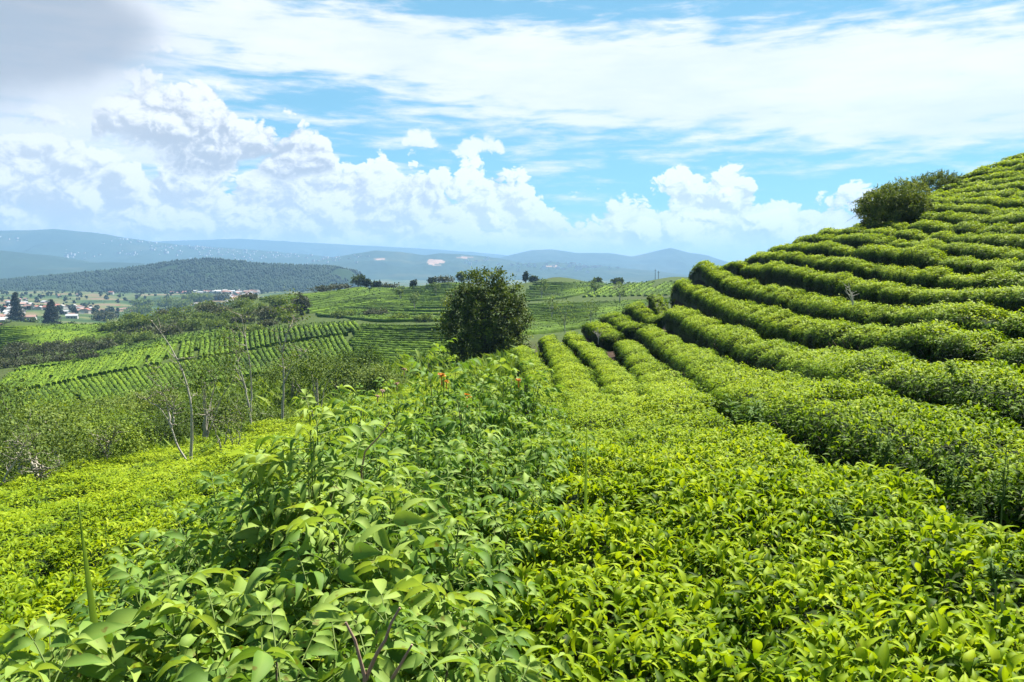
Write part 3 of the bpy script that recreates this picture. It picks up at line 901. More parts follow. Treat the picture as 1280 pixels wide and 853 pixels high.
SH = [
 (60, 812, 1.95, .48, 'low broad leaved shrub in the lower left corner', dict(tint0=.6, size0=.225)),
 (215, 735, 2.3, .50, 'leafy shrub beside the tall grass blade in the lower left', dict(tint0=.58, size0=.215)),
 (345, 790, 1.75, .36, 'leafy shrub low in front, left of the bare pinkish stems', dict(tint0=.55, size0=.21)),
 (470, 770, 1.85, .36, 'leafy shrub with bare pinkish forked stems at the bottom', dict(tint0=.5, bare=[[(456,868,1.62),(453,820,1.6),(447,790,1.6),(432,778,1.6)],[(457,850,1.62),(470,815,1.6),(488,790,1.6),(500,760,1.6)],[(486,855,1.66),(500,825,1.64),(515,806,1.64)]])),
 (555, 715, 2.15, .36, 'leafy shrub overhanging the bright tea at the foot of the foreground', dict(tint0=.6)),
 (425, 640, 2.45, .46, 'leafy shrub with large seven part leaves in the middle of the clump', dict(tint0=.6, size0=.225)),
 (300, 640, 3.0, .55, 'leafy shrub on the left flank of the clump facing the lower slope', dict(tint0=.5)),
 (505, 600, 2.9, .48, 'dense leafy shrub on the right side of the clump behind the front ones', dict(tint0=.5)),
 (395, 490, 3.1, .38, 'tallest light green shrub with arching leaf tips above the lower slope', dict(tint0=.68, nst=34, size0=.185, bare=[[(452,600,3.0),(450,575,3.0),(458,560,3.0),(482,540,3.0),(487,528,3.0)]])),
 (310, 585, 3.9, .60, 'leafy shrub behind the flank shrub, bordering the bright lower slope', dict(tint0=.5)),
 (470, 555, 3.9, .62, 'leafy shrub in the middle of the clump behind the tallest one', dict(tint0=.5)),
 (590, 560, 4.2, .55, 'leafy shrub beside the bright tea midway along the clump', dict(tint0=.52)),
 (650, 520, 5.8, .6, 'leafy shrub with drooping leaves beside the first dark tea gap', dict(tint0=.52, size0=.185)),
 (555, 441, 6.6, .76, 'rear shrub with an orange flower in front of the round dark tree', dict(tint0=.52, size0=.185, nst=34, h_extra=.10, flowers=[(552,470,6.3,.034,M_PETAL),(558,478,6.3,.024,M_PETAL),(584,496,6.0,.036,M_PETAL)])),
 (630, 447, 7.0, .74, 'rear shrub at the right foot of the round dark tree', dict(tint0=.5, size0=.185, nst=36, flowers=[(648,476,6.6,.026,M_PETAL)])),
 (480, 474, 7.2, .75, 'rear shrub dotted with small pale pink flowers', dict(tint0=.45, size0=.165, nst=32, flowers=[(478,489,6.7,.022,M_PINK),(472,496,6.7,.022,M_PINK),(496,480,6.8,.022,M_PINK),(505,462,7.0,.022,M_PINK)])),
 (600, 490, 5.6, .65, 'leafy shrub below the orange flower', dict(tint0=.52, size0=.18, nst=30)),
 (520, 520, 5.2, .65, 'leafy shrub between the pink flowers and the middle of the clump', dict(tint0=.48, size0=.18, nst=30)),
 (215, 690, 3.3, .45, 'small dark shrub next to the bright yellow lower slope', dict(tint0=.42)),
 (440, 490, 6.0, .6, 'leafy shrub behind the tallest light green one', dict(tint0=.48, size0=.17, nst=28)),
 (140, 800, 2.5, .4, 'low leafy shrub under the tall grass blade', dict(tint0=.5)),
 (612, 800, 1.9, .22, 'small leafy sprig with hanging rounded leaves over the dark tea edge', dict(tint0=.5, nst=12)),
]
for i, (px, py, Y, r, lab, kw) in enumerate(SH):
    shrub(px, py, Y, r, lab, 600 + i, **kw)


# ----------------------------------------------------------------- grass blades and weeds
def blade(p0, p1, w, label):
    a, b = np.array(U(*p0)), np.array(U(*p1))
    a[2] = min(a[2], g0(a[0], a[1]) + .3)
    n = 12
    t = np.linspace(0, 1, n)
    C = a + (b - a) * t[:, None] + np.array([0.0, 0, .02])[None] * np.sin(t * PI)[:, None]
    ww = w * (1 - t ** 2.2) * .5 + .0006
    V = np.concatenate([C - np.array([1, .25, 0]) * ww[:, None], C + np.array([0, .006, 0]), C + np.array([1, .25, 0]) * ww[:, None]])
    Fc = [(k + o, k + 1 + o, k + 1 + o + n, k + o + n) for o in (0, n) for k in range(n - 1)]
    V2 = V + np.array([0, .0012, 0])
    g = Geo().add(V, Fc, .85)
    tag(g.build('grass_blade', M_WEED, None, tuple(a)), label, 'grass blade')


blade((140, 760, 2.35), (97, 628, 2.3), .030, 'broad upright grass blade leaning left over the lower slope')
blade((731, 612, 4.6), (734, 520, 4.6), .022, 'thin upright grass blade rising from the bright foreground tea')


def weed(px, py, Y, h, label, seed, kind='narrow', tint0=.5, group=None):
    rng = np.random.default_rng(seed)
    x, y, z = U(px, py, Y)
    b = np.array([x, y, z])
    g, gs = Geo(), Geo()
    ns = 3 if kind == 'narrow' else 5
    for s in range(ns):
        az = rng.random() * 2 * PI
        lean = rng.uniform(.05, .25) if kind == 'narrow' else rng.uniform(.3, .7)
        hh = h * (1 if s == 0 else rng.uniform(.5, .9))
        e = b + np.array([math.cos(az) * lean * hh, math.sin(az) * lean * hh, hh])
        mid = (b + e) / 2 + np.array([0, 0, .06 * hh])
        tube(gs, [b - np.array([0, 0, .3]), b, mid, e], [.005, .005, .004, .0015], 4, .7)
        n = 46 if kind == 'narrow' else 22
        t = rng.uniform(.12, 1, n)
        p = b + (e - b) * t[:, None]
        a2 = rng.random(n) * 2 * PI
        d = np.stack([np.cos(a2), np.sin(a2), rng.uniform(.2, 1.0, n)], -1)
        L = (h * .22 if kind == 'narrow' else h * .42) * rng.uniform(.6, 1.1, n) * (1.15 - .6 * t)
        put_leaves(g, L_MID, p, d, np.tile([0., 0, 1], (n, 1)) + .3 * rng.normal(size=(n, 3)), L, L * (.16 if kind == 'narrow' else .30), np.clip(tint0 + rng.normal(0, .12, n), 0, 1))
    root = tag(empty('weed', tuple(b)), label, 'weed', group)
    g.build('foliage', M_WEED, root, tuple(b))
    tag(gs.build('stems', M_STEM, root, tuple(b)), kind='stuff')


weed(1188, 628, 5.0, .46, 'tall narrow leaved weed standing in the gap before the dark hedge flank', 701, tint0=.6)
weed(1252, 640, 4.7, .38, 'narrow leaved weed in the gap close to the bare soil', 702, tint0=.6)
weed(1105, 585, 6.4, .40, 'slender weed in the gap, farthest left of the tall ones', 703, tint0=.5)
weed(930, 545, 8.6, .42, 'spreading weed where the gap closes between two hedges', 704, 'broad', .55)
weed(1055, 665, 4.1, .17, 'greyish broad leaved weed poking out of the bright foreground tea', 705, 'broad', .55)
weed(1245, 735, 2.9, .13, 'pale bluish weed in the bright tea near the right side', 706, 'broad', .6)
weed(1225, 652, 4.6, .20, 'low straggly weed at the bottom of the gap', 707, tint0=.4)
weed(1150, 618, 5.3, .24, 'short bushy weed at the foot of the dark hedge flank', 708, tint0=.35)
weed(1190, 470, 8.4, .16, 'small pale weed sticking out of the broad hedge top', 710, 'broad', .65)


# ----------------------------------------------------------------- bare twigs
def limb_tube(g, pts, r0, r1, sides=6, tint=.6, rng=None, wig=.02):
    C = resample([tuple(p) for p in pts], max(np.linalg.norm(np.array(pts[0]) - np.array(pts[-1])) / 14, .01))
    if rng is not None: C[1:-1] += rng.normal(0, wig, C[1:-1].shape)
    tube(g, C, np.linspace(r0, r1, len(C)), sides, tint)
    return C


def twig(px, py, Y, h, label, seed):
    rng = np.random.default_rng(seed)
    b = np.array(U(px, py, Y)); g = Geo()
    for k in range(5):
        e = b + np.array([rng.uniform(-.5, .5) * h, rng.uniform(-.3, .3) * h, h * rng.uniform(.6, 1.05)])
        C = limb_tube(g, [b - np.array([0, 0, .25]), b, (b + e) / 2 + rng.normal(0, .05 * h, 3), e], .016, .006, 5, .95, rng, .008)
        for q in range(2):
            s = C[rng.integers(5, len(C) - 2)]
            limb_tube(g, [s, s + np.array([rng.uniform(-.3, .3) * h, 0, .15 * h]), s + np.array([rng.uniform(-.45, .45) * h, 0, .32 * h])], .007, .003, 4, .95)
    tag(g.build('bare_twig', M_PALE, None, tuple(b)), label, 'bare twig')


twig(1066, 377, 20.2, .42, 'small bare white branched twig in the soil between two hill hedges', 720)
twig(748, 424, 40, .55, 'bare pale stump twig in the dark gap at the nose of the hill', 721)


# ----------------------------------------------------------------- trees
def clumps(g, centres, radii, per, size, rng, tint0, upb=.5, flat=.7, tl=None, spread=.13):
    """leaf clumps: each a loose tuft of small leaves around a twig end"""
    k = len(centres)
    idx = np.repeat(np.arange(k), per)
    n = len(idx)
    off = rng.normal(0, .48, (n, 3)) * np.array([1, 1, flat])
    pos = centres[idx] + off * radii[idx][:, None]
    yd = unit(rng.normal(size=(n, 3)) + np.array([0, 0, upb]) + off * .8)
    ct = rng.normal(0, spread, k)
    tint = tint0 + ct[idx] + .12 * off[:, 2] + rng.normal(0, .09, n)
    L = size * rng.uniform(.7, 1.3, n)
    put_leaves(g, tl or L_LO, pos, yd, np.tile([0., 0, 1], (n, 1)) + .4 * rng.normal(size=(n, 3)), L, L * .6, np.clip(tint, .02, .98))


def blob_points(n, rng, shell=.45):
    v = unit(rng.normal(size=(n, 3)))
    return v * (1 - shell * rng.random(n) ** 1.6)[:, None]


def tree(name, label, cat, group, base, lobes, nclump, per, leaf, clr, trunk_r, mats, seed, tint0=.5, nlimb=10, upb=.5, limb_tint=.5, crown='crown'):
    """lobes: (dx, dy, dz, rx, ry, rz) in metres from the base"""
    rng = np.random.default_rng(seed)
    base = np.array(base, float)
    vol = np.array([l[3] * l[4] * l[5] for l in lobes]) ** .75
    cen, lob = [], []
    for l, w in zip(lobes, vol / vol.sum()):
        m = max(int(nclump * w), 3)
        p = blob_points(m, rng)
        p = p * (1 + .16 * vnoise(p * 2.2 + seed, 3))[:, None]
        cen.append(base + np.array(l[:3]) + p * np.array(l[3:])); lob += [l] * m
    cen = np.concatenate(cen)
    cen[:, 2] = np.maximum(cen[:, 2], base[2] + .12)
    g = Geo()
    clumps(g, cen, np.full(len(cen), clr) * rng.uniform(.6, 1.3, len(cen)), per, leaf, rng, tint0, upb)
    gt = Geo()
    top = max(l[2] for l in lobes)
    tp = base + np.array([lobes[0][0] * .6, lobes[0][1] * .6, top * .8])
    fork = base * .6 + tp * .4
    C = limb_tube(gt, [base - np.array([0, 0, .2]), base + (fork - base) * .5 + rng.normal(0, trunk_r, 3), fork, tp], trunk_r * 1.3, trunk_r * .35, 8, limb_tint, rng, trunk_r * .2)
    for k in range(nlimb):
        e = cen[rng.integers(len(cen))]
        s = C[rng.integers(len(C) // 4, len(C) - 2)]
        limb_tube(gt, [s, (s + e) / 2 + rng.normal(0, .08, 3) * clr * 3 + np.array([0, 0, .1 * np.linalg.norm(e - s)]), e], trunk_r * .38, trunk_r * .08, 5, limb_tint, rng, trunk_r * .15)
    root = tag(empty(name, tuple(base)), label, cat, group)
    g.build(crown, mats[0], root, tuple(base))
    gt.build('trunk', mats[1], root, tuple(base))
    return root


# the round dark tree in the saddle
bx, by, _ = U(606, 445, 50); bz = g0(bx, by)
tree('round_tree', 'round dense dark green tree standing alone behind the shrubs', 'tree', None, (bx, by, bz),
     [(0, 0, 3.0, 2.5, 2.4, 2.4), (-.9, 0, 2.1, 2.05, 2.0, 1.8), (.9, .2, 2.2, 2.0, 1.9, 1.7), (-.1, -.2, 5.0, 1.6, 1.5, 1.25), (1.2, 0, 4.4, 1.25, 1.3, 1.15), (-1.05, 0, 4.1, 1.35, 1.3, 1.15),
      (.2, -.6, 1.6, 2.3, 1.9, 1.5), (2.0, 0, 3.0, .85, .9, .9), (-2.1, 0, 2.6, .8, .9, .9), (.7, 0, 5.6, .75, .7, .6), (-.7, 0, 5.5, .65, .6, .5), (1.9, -.3, 4.0, .6, .6, .5), (-2.0, -.2, 3.7, .6, .6, .5)],
     900, 34, .15, .33, .17, (M_TREE, M_DARKBARK), 801, .42, 26)

# bushes on the skyline of the hill
def bush(px, py, Y, wpx, hpx, label, seed, n=420, spiky=True, tint0=.45, mats=None, leaf=.10):
    x, y, z = U(px, py, Y)
    z = min(z, g0(x, y) + .5)
    w, h = wpx / F * Y / 2, hpx / F * Y
    rng = np.random.default_rng(seed)
    r = tree('skyline_bush', label, 'bush', None, (x, y, z), [(0, 0, h * .42, w, w * .9, h * .50), (-w * .3, 0, h * .55, w * .65, w * .7, h * .42), (w * .35, 0, h * .5, w * .6, w * .7, h * .40)],
             n, 26, leaf, .17, .06, mats or (M_HILLBUSH, M_DARKBARK), seed, tint0, 12, 1.1)
    if spiky:
        g, gs = Geo(), Geo()
        for k in range(int(46 * w)):
            a = rng.random() * 2 * PI; q = rng.random() ** .6
            s = np.array([x + math.cos(a) * w * q, y + math.sin(a) * w * .8 * q, z + h * (.93 - .42 * q * q)])
            e = s + np.array([math.cos(a) * .14 * q, 0, rng.uniform(.12, .36)])
            tube(gs, [s - (e - s) * .6, s, e], [.008, .006, .003], 4, .3)
            m = 9
            t = rng.uniform(.1, 1, m)
            d = np.stack([rng.normal(size=m), rng.normal(size=m), np.full(m, 1.1)], -1)
            put_leaves(g, L_LO, s + (e - s) * t[:, None], d, np.tile([0., 1, 0], (m, 1)), .075, .03, tint0 + .1)
        tag(g.build('shoots', M_HILLBUSH, r, (x, y, z)), kind='stuff')
        tag(gs.build('stems', M_TWIG, r, (x, y, z)), kind='stuff')
    return r


bush(1118, 284, 41, 82, 50, 'domed dark bush on the skyline of the tea hill', 811, 620)
bush(1098, 284, 43.5, 62, 44, 'dark bush with thin trailing twigs at the left side of the domed bush', 812, 300)
bush(1130, 268, 45, 60, 44, 'yellowish bush top just behind the domed dark bush', 814, 300, tint0=.62)
bush(1176, 240, 52, 66, 24, 'low spiky bush on the skyline right of the domed bush', 813, 330, leaf=.09)
# trailing twigs left of the domed bush
rng = np.random.default_rng(5)
xb, yb, zb = U(1090, 262, 41.5)
gt, gl = Geo(), Geo()
for k in range(7):
    s = np.array([xb, yb, zb + rng.uniform(-.5, .5)])
    e = s + np.array([-rng.uniform(.6, 1.25), rng.uniform(-.3, .3), rng.uniform(-.35, .55)])
    C = limb_tube(gt, [s, (s + e) / 2 + np.array([0, 0, .25]), e], .012, .004, 4, .2)
    p = C[4:]
    d = np.stack([-np.ones(len(p)), rng.normal(size=len(p)), -.4 + rng.normal(0, .4, len(p))], -1)
    put_leaves(gl, L_LO, p, d, np.tile([0., 0, 1], (len(p), 1)), .11, .035, .25)
root = tag(empty('trailing_branch', (xb, yb, zb)), 'thin trailing dark branches reaching left from the domed bush', 'branches')
gl.build('foliage', M_HILLBUSH, root, (xb, yb, zb)); tag(gt.build('stems', M_TWIG, root, (xb, yb, zb)), kind='stuff')

# feathery shade trees in the gully under the lower slope
TH = [
 (40, 548, 64, 42, 17, .55, 'feathery grey green shade tree over the thick pale stump'),
 (135, 545, 58, 34, 20, .5, 'low feathery shade tree with a short forked pale trunk'),
 (8, 522, 52, 32, 24, .5, None), (82, 512, 50, 30, 26, .5, None), (150, 508, 46, 30, 28, .55, None), (205, 522, 42, 32, 25, .42, None),
 (180, 490, 36, 20, 34, .5, None), (235, 488, 36, 22, 36, .5, None), (268, 495, 44, 32, 31, .45, None), (325, 485, 42, 36, 33, .48, None),
 (300, 452, 40, 26, 42, .5, None), (365, 462, 40, 30, 42, .45, None), (420, 462, 38, 32, 45, .22, 'dark dense shade tree at the right end of the gully'), (452, 446, 32, 26, 52, .3, None), (405, 436, 36, 22, 56, .4, None),
 (345, 520, 30, 26, 28, .5, None), (60, 500, 40, 18, 34, .5, None), (115, 500, 34, 16, 36, .28, None), (15, 505, 36, 18, 36, .5, None), (240, 505, 30, 26, 30, .3, None),
 (470, 468, 30, 26, 40, .4, None), (165, 530, 26, 22, 25, .25, None),
 (70, 520, 46, 34, 21, .6, 'airy pale shade tree at the left margin above the pale stump'), (172, 492, 46, 26, 21.5, .62, 'airy yellowish shade tree between the forked trunk and the leaning pale tree'),
 (255, 462, 44, 28, 21.8, .6, 'sparse airy crown beside the tall leaning pale tree'), (325, 448, 40, 30, 21.9, .5, 'sparse airy crown behind the pale forked tree'), (395, 455, 34, 24, 21.7, .45, 'sparse airy crown left of the tallest light green shrub tip'), (20, 505, 40, 30, 21.6, .5, 'airy grey shade tree at the far left margin of the gully'),
]
for i, (px, py, rx, ry, Y, tn, lab) in enumerate(TH):
    if Y > 22: py, ry = py + (13 if px < 330 else 6), ry * .60
    if i in (4, 9, 10, 14, 16, 18, 23, 25): continue
    x, y, z = U(px, py, Y)
    gz = g0(x, y)
    R_, Hh = rx / F * Y, ry / F * Y
    dz = z - gz
    rg_ = np.random.default_rng(820 + i)
    lobes = [(0, 0, dz, R_, R_ * .9, Hh)]
    for q in range(4):
        a = rg_.random() * 2 * PI
        lobes.append((math.cos(a) * R_ * .55, math.sin(a) * R_ * .5, dz + rg_.uniform(-.5, .4) * Hh, R_ * .55, R_ * .55, Hh * .6))
    if dz - Hh > .8 and i < 22:
        lobes.append((0, 0, (dz - Hh) * .5, R_ * .7, R_ * .6, (dz - Hh) * .5))
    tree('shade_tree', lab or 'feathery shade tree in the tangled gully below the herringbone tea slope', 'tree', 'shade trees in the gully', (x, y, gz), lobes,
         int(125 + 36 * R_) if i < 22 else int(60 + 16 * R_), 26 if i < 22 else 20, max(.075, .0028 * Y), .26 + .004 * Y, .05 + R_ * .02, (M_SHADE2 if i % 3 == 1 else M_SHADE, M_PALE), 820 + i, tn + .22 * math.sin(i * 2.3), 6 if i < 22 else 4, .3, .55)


def pale_tree(label, seed, stems, Y, r0, nleaf=240, group=None):
    """a nearly bare pale tree: stems traced from base to tip, with fine twigs and thin foliage"""
    rng = np.random.default_rng(seed)
    gt, gl = Geo(), Geo()
    first = np.array(U(*stems[0][0], Y)); first[2] = g0(first[0], first[1])
    cc = []
    for si, st in enumerate(stems):
        P = [np.array(U(px, py, Y + rng.uniform(-.15, .15) * (k > 0))) for k, (px, py) in enumerate(st)]
        if si == 0: P[0] = first - np.array([0, 0, .1])
        C = limb_tube(gt, P, r0 * (1 if si == 0 else .62), r0 * .10, 7, .72, rng, .010)
        for q in range(17):
            s = C[rng.integers(len(C) // 2, len(C))]
            v = unit(np.array([rng.normal(0, 1), rng.normal(0, .7), rng.uniform(0, 1.1)]))
            ln_ = rng.uniform(.25, .65) * Y / 22
            e = s + v * ln_
            if q > 9: s = D[rng.integers(3, len(D))]; e = s + v * ln_ * .55
            D = limb_tube(gt, [s, (s + e) / 2 + rng.normal(0, .03, 3), e], r0 * (.22 if q < 10 else .10), r0 * .04, 4, .4, rng, .01)
            cc += [D[-1], D[len(D) // 2]]
    cc = np.array(cc)
    clumps(gl, cc, np.full(len(cc), .15 * Y / 20), max(int(nleaf / len(cc)) + 5, 6), .0030 * Y, rng, .5, .2, spread=.15)
    root = tag(empty('bare_tree', tuple(first)), label, 'tree', group)
    gt.build('trunk', M_PALE, root, tuple(first))
    gl.build('crown', M_SHADE, root, tuple(first))


pale_tree('tall leaning pale tree with a bare trunk rising from the lower slope', 851, [[(238,592),(238,560),(241,515),(239,490),(230,465),(214,436),(204,418),(190,402)], [(236,580),(222,560),(214,533),(203,513),(192,502),(176,498)], [(214,535),(209,505),(202,485)], [(216,530),(217,505)]], 18, .045)
pale_tree('pale forked tree between the two tall bare trees', 852, [[(312,540),(313,510),(306,482),(292,452),(284,443)], [(314,515),(315,480),(312,450),(305,420),(302,395)], [(308,490),(300,462),(295,440)]], 25, .05)
pale_tree('pale tree with a bare branch forking to the right above the shrubs', 853, [[(352,545),(355,490),(354,445),(349,420),(342,405)], [(355,478),(366,458),(382,440)], [(354,440),(358,415),(372,398)]], 27, .055)
pale_tree('slender grey tree with twin stems at the edge of the lower slope', 854, [[(284,585),(276,555),(266,530),(258,512)], [(280,570),(282,545),(290,520)]], 19, .035)
pale_tree('pale limb leaning right at the left margin of the gully', 855, [[(-12,622),(2,603),(12,588),(20,574)], [(8,594),(24,570),(30,556)]], 15, .04)
pale_tree('short thick pale stump at the edge of the lower slope', 856, [[(46,620),(47,604),(47,590),(44,575)], [(49,618),(51,600),(54,585)], [(47,600),(40,580),(30,560)]], 15.5, .075)
pale_tree('short forked pale trunk in the middle of the thicket edge', 857, [[(132,582),(132,572),(128,560),(122,545)], [(132,574),(136,560),(142,545)]], 18, .055)
pale_tree('thin dark stemmed tree beside the tallest shrub', 858, [[(300,590),(292,560),(284,530)], [(296,575),(300,545),(304,520)]], 17, .03)


# thin pale trees scattered over the far slope
for i, (px, py, hp) in enumerate([(706,412,46),(738,402,34),(743,367,18),(677,371,26),(775,377,26),(690,395,30),(560,392,26),(518,385,22),(500,372,18),(545,368,18)]):
    hpt = hit(px, py, 70)
    if not hpt: continue
    x, y = hpt; gz = g0(x, y)
    H = hp / F * y
    tree('thin_tree', 'thin pale see-through tree on the far slope around the round tree', 'tree', 'thin pale trees on the far slope', (x, y, gz),
         [(0, 0, H * .68, H * .30, H * .3, H * .34)], 34, 9, .0022 * y, H * .10, .0005 * y, (M_SHADE, M_PALE), 870 + i, .5, 9, .3, .8)


# rough grass and seedlings on the ground between shrubs, gully and hedges: one mass
def low_grass(name, label, region, n, size, mat, seed, tint0, w=.16):
    rng = np.random.default_rng(seed)
    (x0, x1), (ya, yb) = region
    y = np.exp(rng.uniform(math.log(ya), math.log(yb), n))
    x = rng.uniform(x0, x1, n) if not callable(x0) else x0(y, rng.random(n))
    z = G0(x, y)
    pos = np.stack([x, y, z], -1)
    pat = vnoise(pos * .9, seed)
    k = pat > -.55
    pos = pos[k]; m = len(pos)
    yd = unit(np.stack([rng.normal(0, .55, m), rng.normal(0, .55, m), rng.uniform(.5, 1.2, m)], -1))
    L = size * (1 + .035 * pos[:, 1]) * rng.uniform(.5, 1.5, m) * (1 + .4 * pat[k])
    g = Geo()
    put_leaves(g, L_MID, pos, yd, rng.normal(size=(m, 3)), L, L * w, np.clip(tint0 + .2 * pat[k] + rng.normal(0, .14, m), 0, 1))
    tag(g.build(name, mat), label, 'grass', None, 'stuff')


low_grass('grass', 'rough grass and weeds filling the ground under and beside the leafy shrubs', ((-2.4, .35), (1.6, 48)), 26000, .20, M_SHRUB, 41, .5)
low_grass('grass', 'rough grass and seedlings on the floor of the gully', (((lambda y, u: -y * .70 + u * (y * .70 + .8)), None), (20, 78)), 30000, .26, M_SHADE2, 42, .5, .3)
# ----------------------------------------------------------------- scrub and trees on the slopes opposite
rng = np.random.default_rng(77)


def place_tree(name, label, cat, group, px, py, wpx, hpx, seed, mats, tint0=.4, n=60, per=22, y0=70, Y=None, limb=.4, leaf=.0022):
    if Y is None:
        h_ = hit(px, py, y0)
        if not h_: return
        x, y = h_
    else:
        x, y, _ = U(px, py, Y)
    gz = g0(x, y)
    w, h = wpx / F * y / 2, hpx / F * y
    lob = [(0, 0, h * .55, w, w * .8, h * .48), (w * .3, 0, h * .7, w * .6, w * .6, h * .3), (-w * .35, 0, h * .5, w * .6, w * .6, h * .34)]
    tree(name, label, cat, group, (x, y, gz), lob, n, per, leaf * y, w * .26, max(.06, w * .06), mats, seed, tint0, 6, .5, limb)


k = 900
for px, py, w, h in [(20,446,44,16),(55,444,46,18),(95,440,44,16),(5,456,40,12),(40,455,40,12),(75,451,36,12),(125,436,40,16),(150,428,36,15),(110,447,30,10),(180,425,36,14),(210,418,36,14),
                     (150,412,40,15),(190,405,42,16),(230,398,42,17),(175,395,36,13),(265,392,40,16),(300,385,36,15),(215,385,34,12),(250,380,30,12),(290,400,36,14),(330,396,34,14),(240,410,36,14),(270,408,34,12),(345,380,30,12),(315,412,30,9),
                     (130,400,30,10),(360,400,28,10),(470,392,30,8),(500,397,28,7),(530,398,26,8),(430,394,30,8),(275,376,26,9),(310,374,24,8),(170,408,30,12),(185,416,26,10),(228,388,28,11),(205,396,28,11),(255,400,30,12),(280,394,30,12),(305,402,30,11),(325,388,28,10),(222,410,26,9),(258,386,26,10),(165,400,26,10),(310,392,26,10),(345,394,26,10),(180,384,26,10),(240,376,24,9),(150,422,26,10),(295,410,24,8),(335,405,24,8),(25,436,36,10),(70,434,34,10),(105,428,30,10),(375,378,22,8),(135,412,26,10),(360,388,22,8)]:
    brown = (py > 433) or rng.random() < .25
    place_tree('scrub_bush', 'brownish scrub bush in the dark gully on the far left' if brown and py > 433 else 'tangled scrub bush on the rough slope behind the herringbone tea', 'bush', 'scrub in the far gully' if brown and py > 433 else 'scrub on the rough slope',
               px, py, w, h, k, (M_SCRUB if brown else M_SHADE, M_DARKBARK), .32 if py > 433 else .5, 60, 22, 90)
    k += 1
place_tree('bush', 'dark rounded bush standing between the ridge tea rows', 'bush', None, 378, 396, 20, 32, 950, (M_SCRUB, M_DARKBARK), .3, 70, 24, 120)
RT = [(448,355,18,14,.28,'leftmost dark tree of the group where the ridge meets the forest hill'), (458,352,9,9,.1,'small dark tree beside the leftmost ridge trees'), (470,350,13,8,.08,'flat topped dark tree on the ridge near the forest hill'),
      (517,351,8,9,.08,'small round dark tree on the ridge, left one of a pair'), (540,350,9,7,.06,'small round dark tree on the ridge, right one of a pair'), (577,350,14,13,.55,'yellow green tree on the ridge just left of the round tree'),
      (657,349,6,14,.15,'narrow spiky tree on the ridge just right of the round tree'), (667,348,12,7,.15,'small domed tree on the ridge right of the narrow one'), (746,347,12,6,.15,'tiny low tree on the ridge above the slanting rows'), (772,347,16,7,.15,'tiny wide tree on the ridge farther right of the slanting rows')]
for px, py, w, h, tn, lab in RT:
    place_tree('ridge_tree', lab, 'tree', 'trees along the ridge', px, py, w, h, k, (M_TREE, M_DARKBARK), tn, 46, 22, 100, Y=322 if px > 500 else 300); k += 1
for j, (px, w) in enumerate([(402,30),(425,26),(485,26),(555,26)]):
    place_tree('ridge_bush', 'low scrub bush along the ridge line left of the round tree', 'bush', 'scrub along the ridge line', px, 356 - (px - 400) * .025, w, 6, k, (M_SCRUB, M_DARKBARK), .4, 40, 18, 100, Y=306 + (px - 400) * .1); k += 1
for j, px in enumerate((819, 823)):
    x, y, z = U(px, 346, 335); z = g0(x, y)
    g = Geo(); tube(g, [(x, y, z - .5), (x, y, z + 3), (x, y, z + 4.6 - j)], [.10, .09, .07], 6, .2)
    tube(g, [(x - .5, y, z + 3.9 - j), (x + .5, y, z + 3.9 - j)], [.05, .05], 4, .2)
    tag(g.build('utility_pole', M_DARKBARK, None, (x, y, z)), 'thin dark pole on the ridge, the ' + ('taller' if j == 0 else 'shorter') + ' of two', 'pole')


# dark conifers at the left
def conifer(px, py, Y, hpx, wpx, label, seed):
    rng = np.random.default_rng(seed)
    x, y, z = U(px, py, Y)
    gz = g0(x, y)
    H = (z - gz) + hpx / F * Y
    w = wpx / F * Y / 2
    g, gt = Geo(), Geo()
    tube(gt, [(x, y, gz - .5), (x, y, gz + H * .5), (x, y, gz + H * .97)], [.38, .25, .05], 7, .3)
    cen, rd = [], []
    for t in np.linspace(.16, .98, 26):
        R_ = w * (1 - t) ** .75 * rng.uniform(.75, 1.15) + .25
        nb = 9 if t < .8 else 5
        for b in range(nb):
            a = rng.random() * 2 * PI
            e = np.array([x + math.cos(a) * R_, y + math.sin(a) * R_, gz + H * t - R_ * .22])
            tube(gt, [(x, y, gz + H * t), e], [.07, .03], 4, .3)
            for q in (.5, .8, 1.0):
                cen.append(np.array([x, y, gz + H * t]) * (1 - q) + e * q); rd.append(.45 + .25 * R_ / w)
    clumps(g, np.array(cen), np.array(rd), 9, .75, rng, .45, .1, .5)
    root = tag(empty('conifer', (x, y, gz)), label, 'tree', 'dark conifers')
    g.build('crown', M_CONIFER, root, (x, y, gz)); gt.build('trunk', M_DARKBARK, root, (x, y, gz))


conifer(20, 395, 470, 29, 21, 'tall dark conifer, the left one of two above the curved tea rows', 961)
conifer(65, 403, 440, 28, 26, 'dark conifer, the right and broader one of two above the curved tea rows', 962)
for px, py, w, h, tn in [(38,402,20,13,.3),(0,402,22,9,.4),(88,401,20,11,.35),(105,400,18,9,.35),(150,394,22,10,.35),(128,396,14,9,.35),(170,392,20,9,.4),(-20,400,30,10,.3),(190,388,20,8,.4),(15,409,26,9,.35),(60,408,24,8,.3),(82,407,18,8,.4),(112,404,20,8,.3),(-10,412,30,9,.35),(30,412,16,6,.4)]:
    place_tree('valley_tree', 'leafy valley tree just beyond the curved tea rows and conifers', 'tree', 'valley trees by the conifers', px, py, w, h, k, (M_TREE, M_DARKBARK), tn, 46, 20, 100, Y=430); k += 1

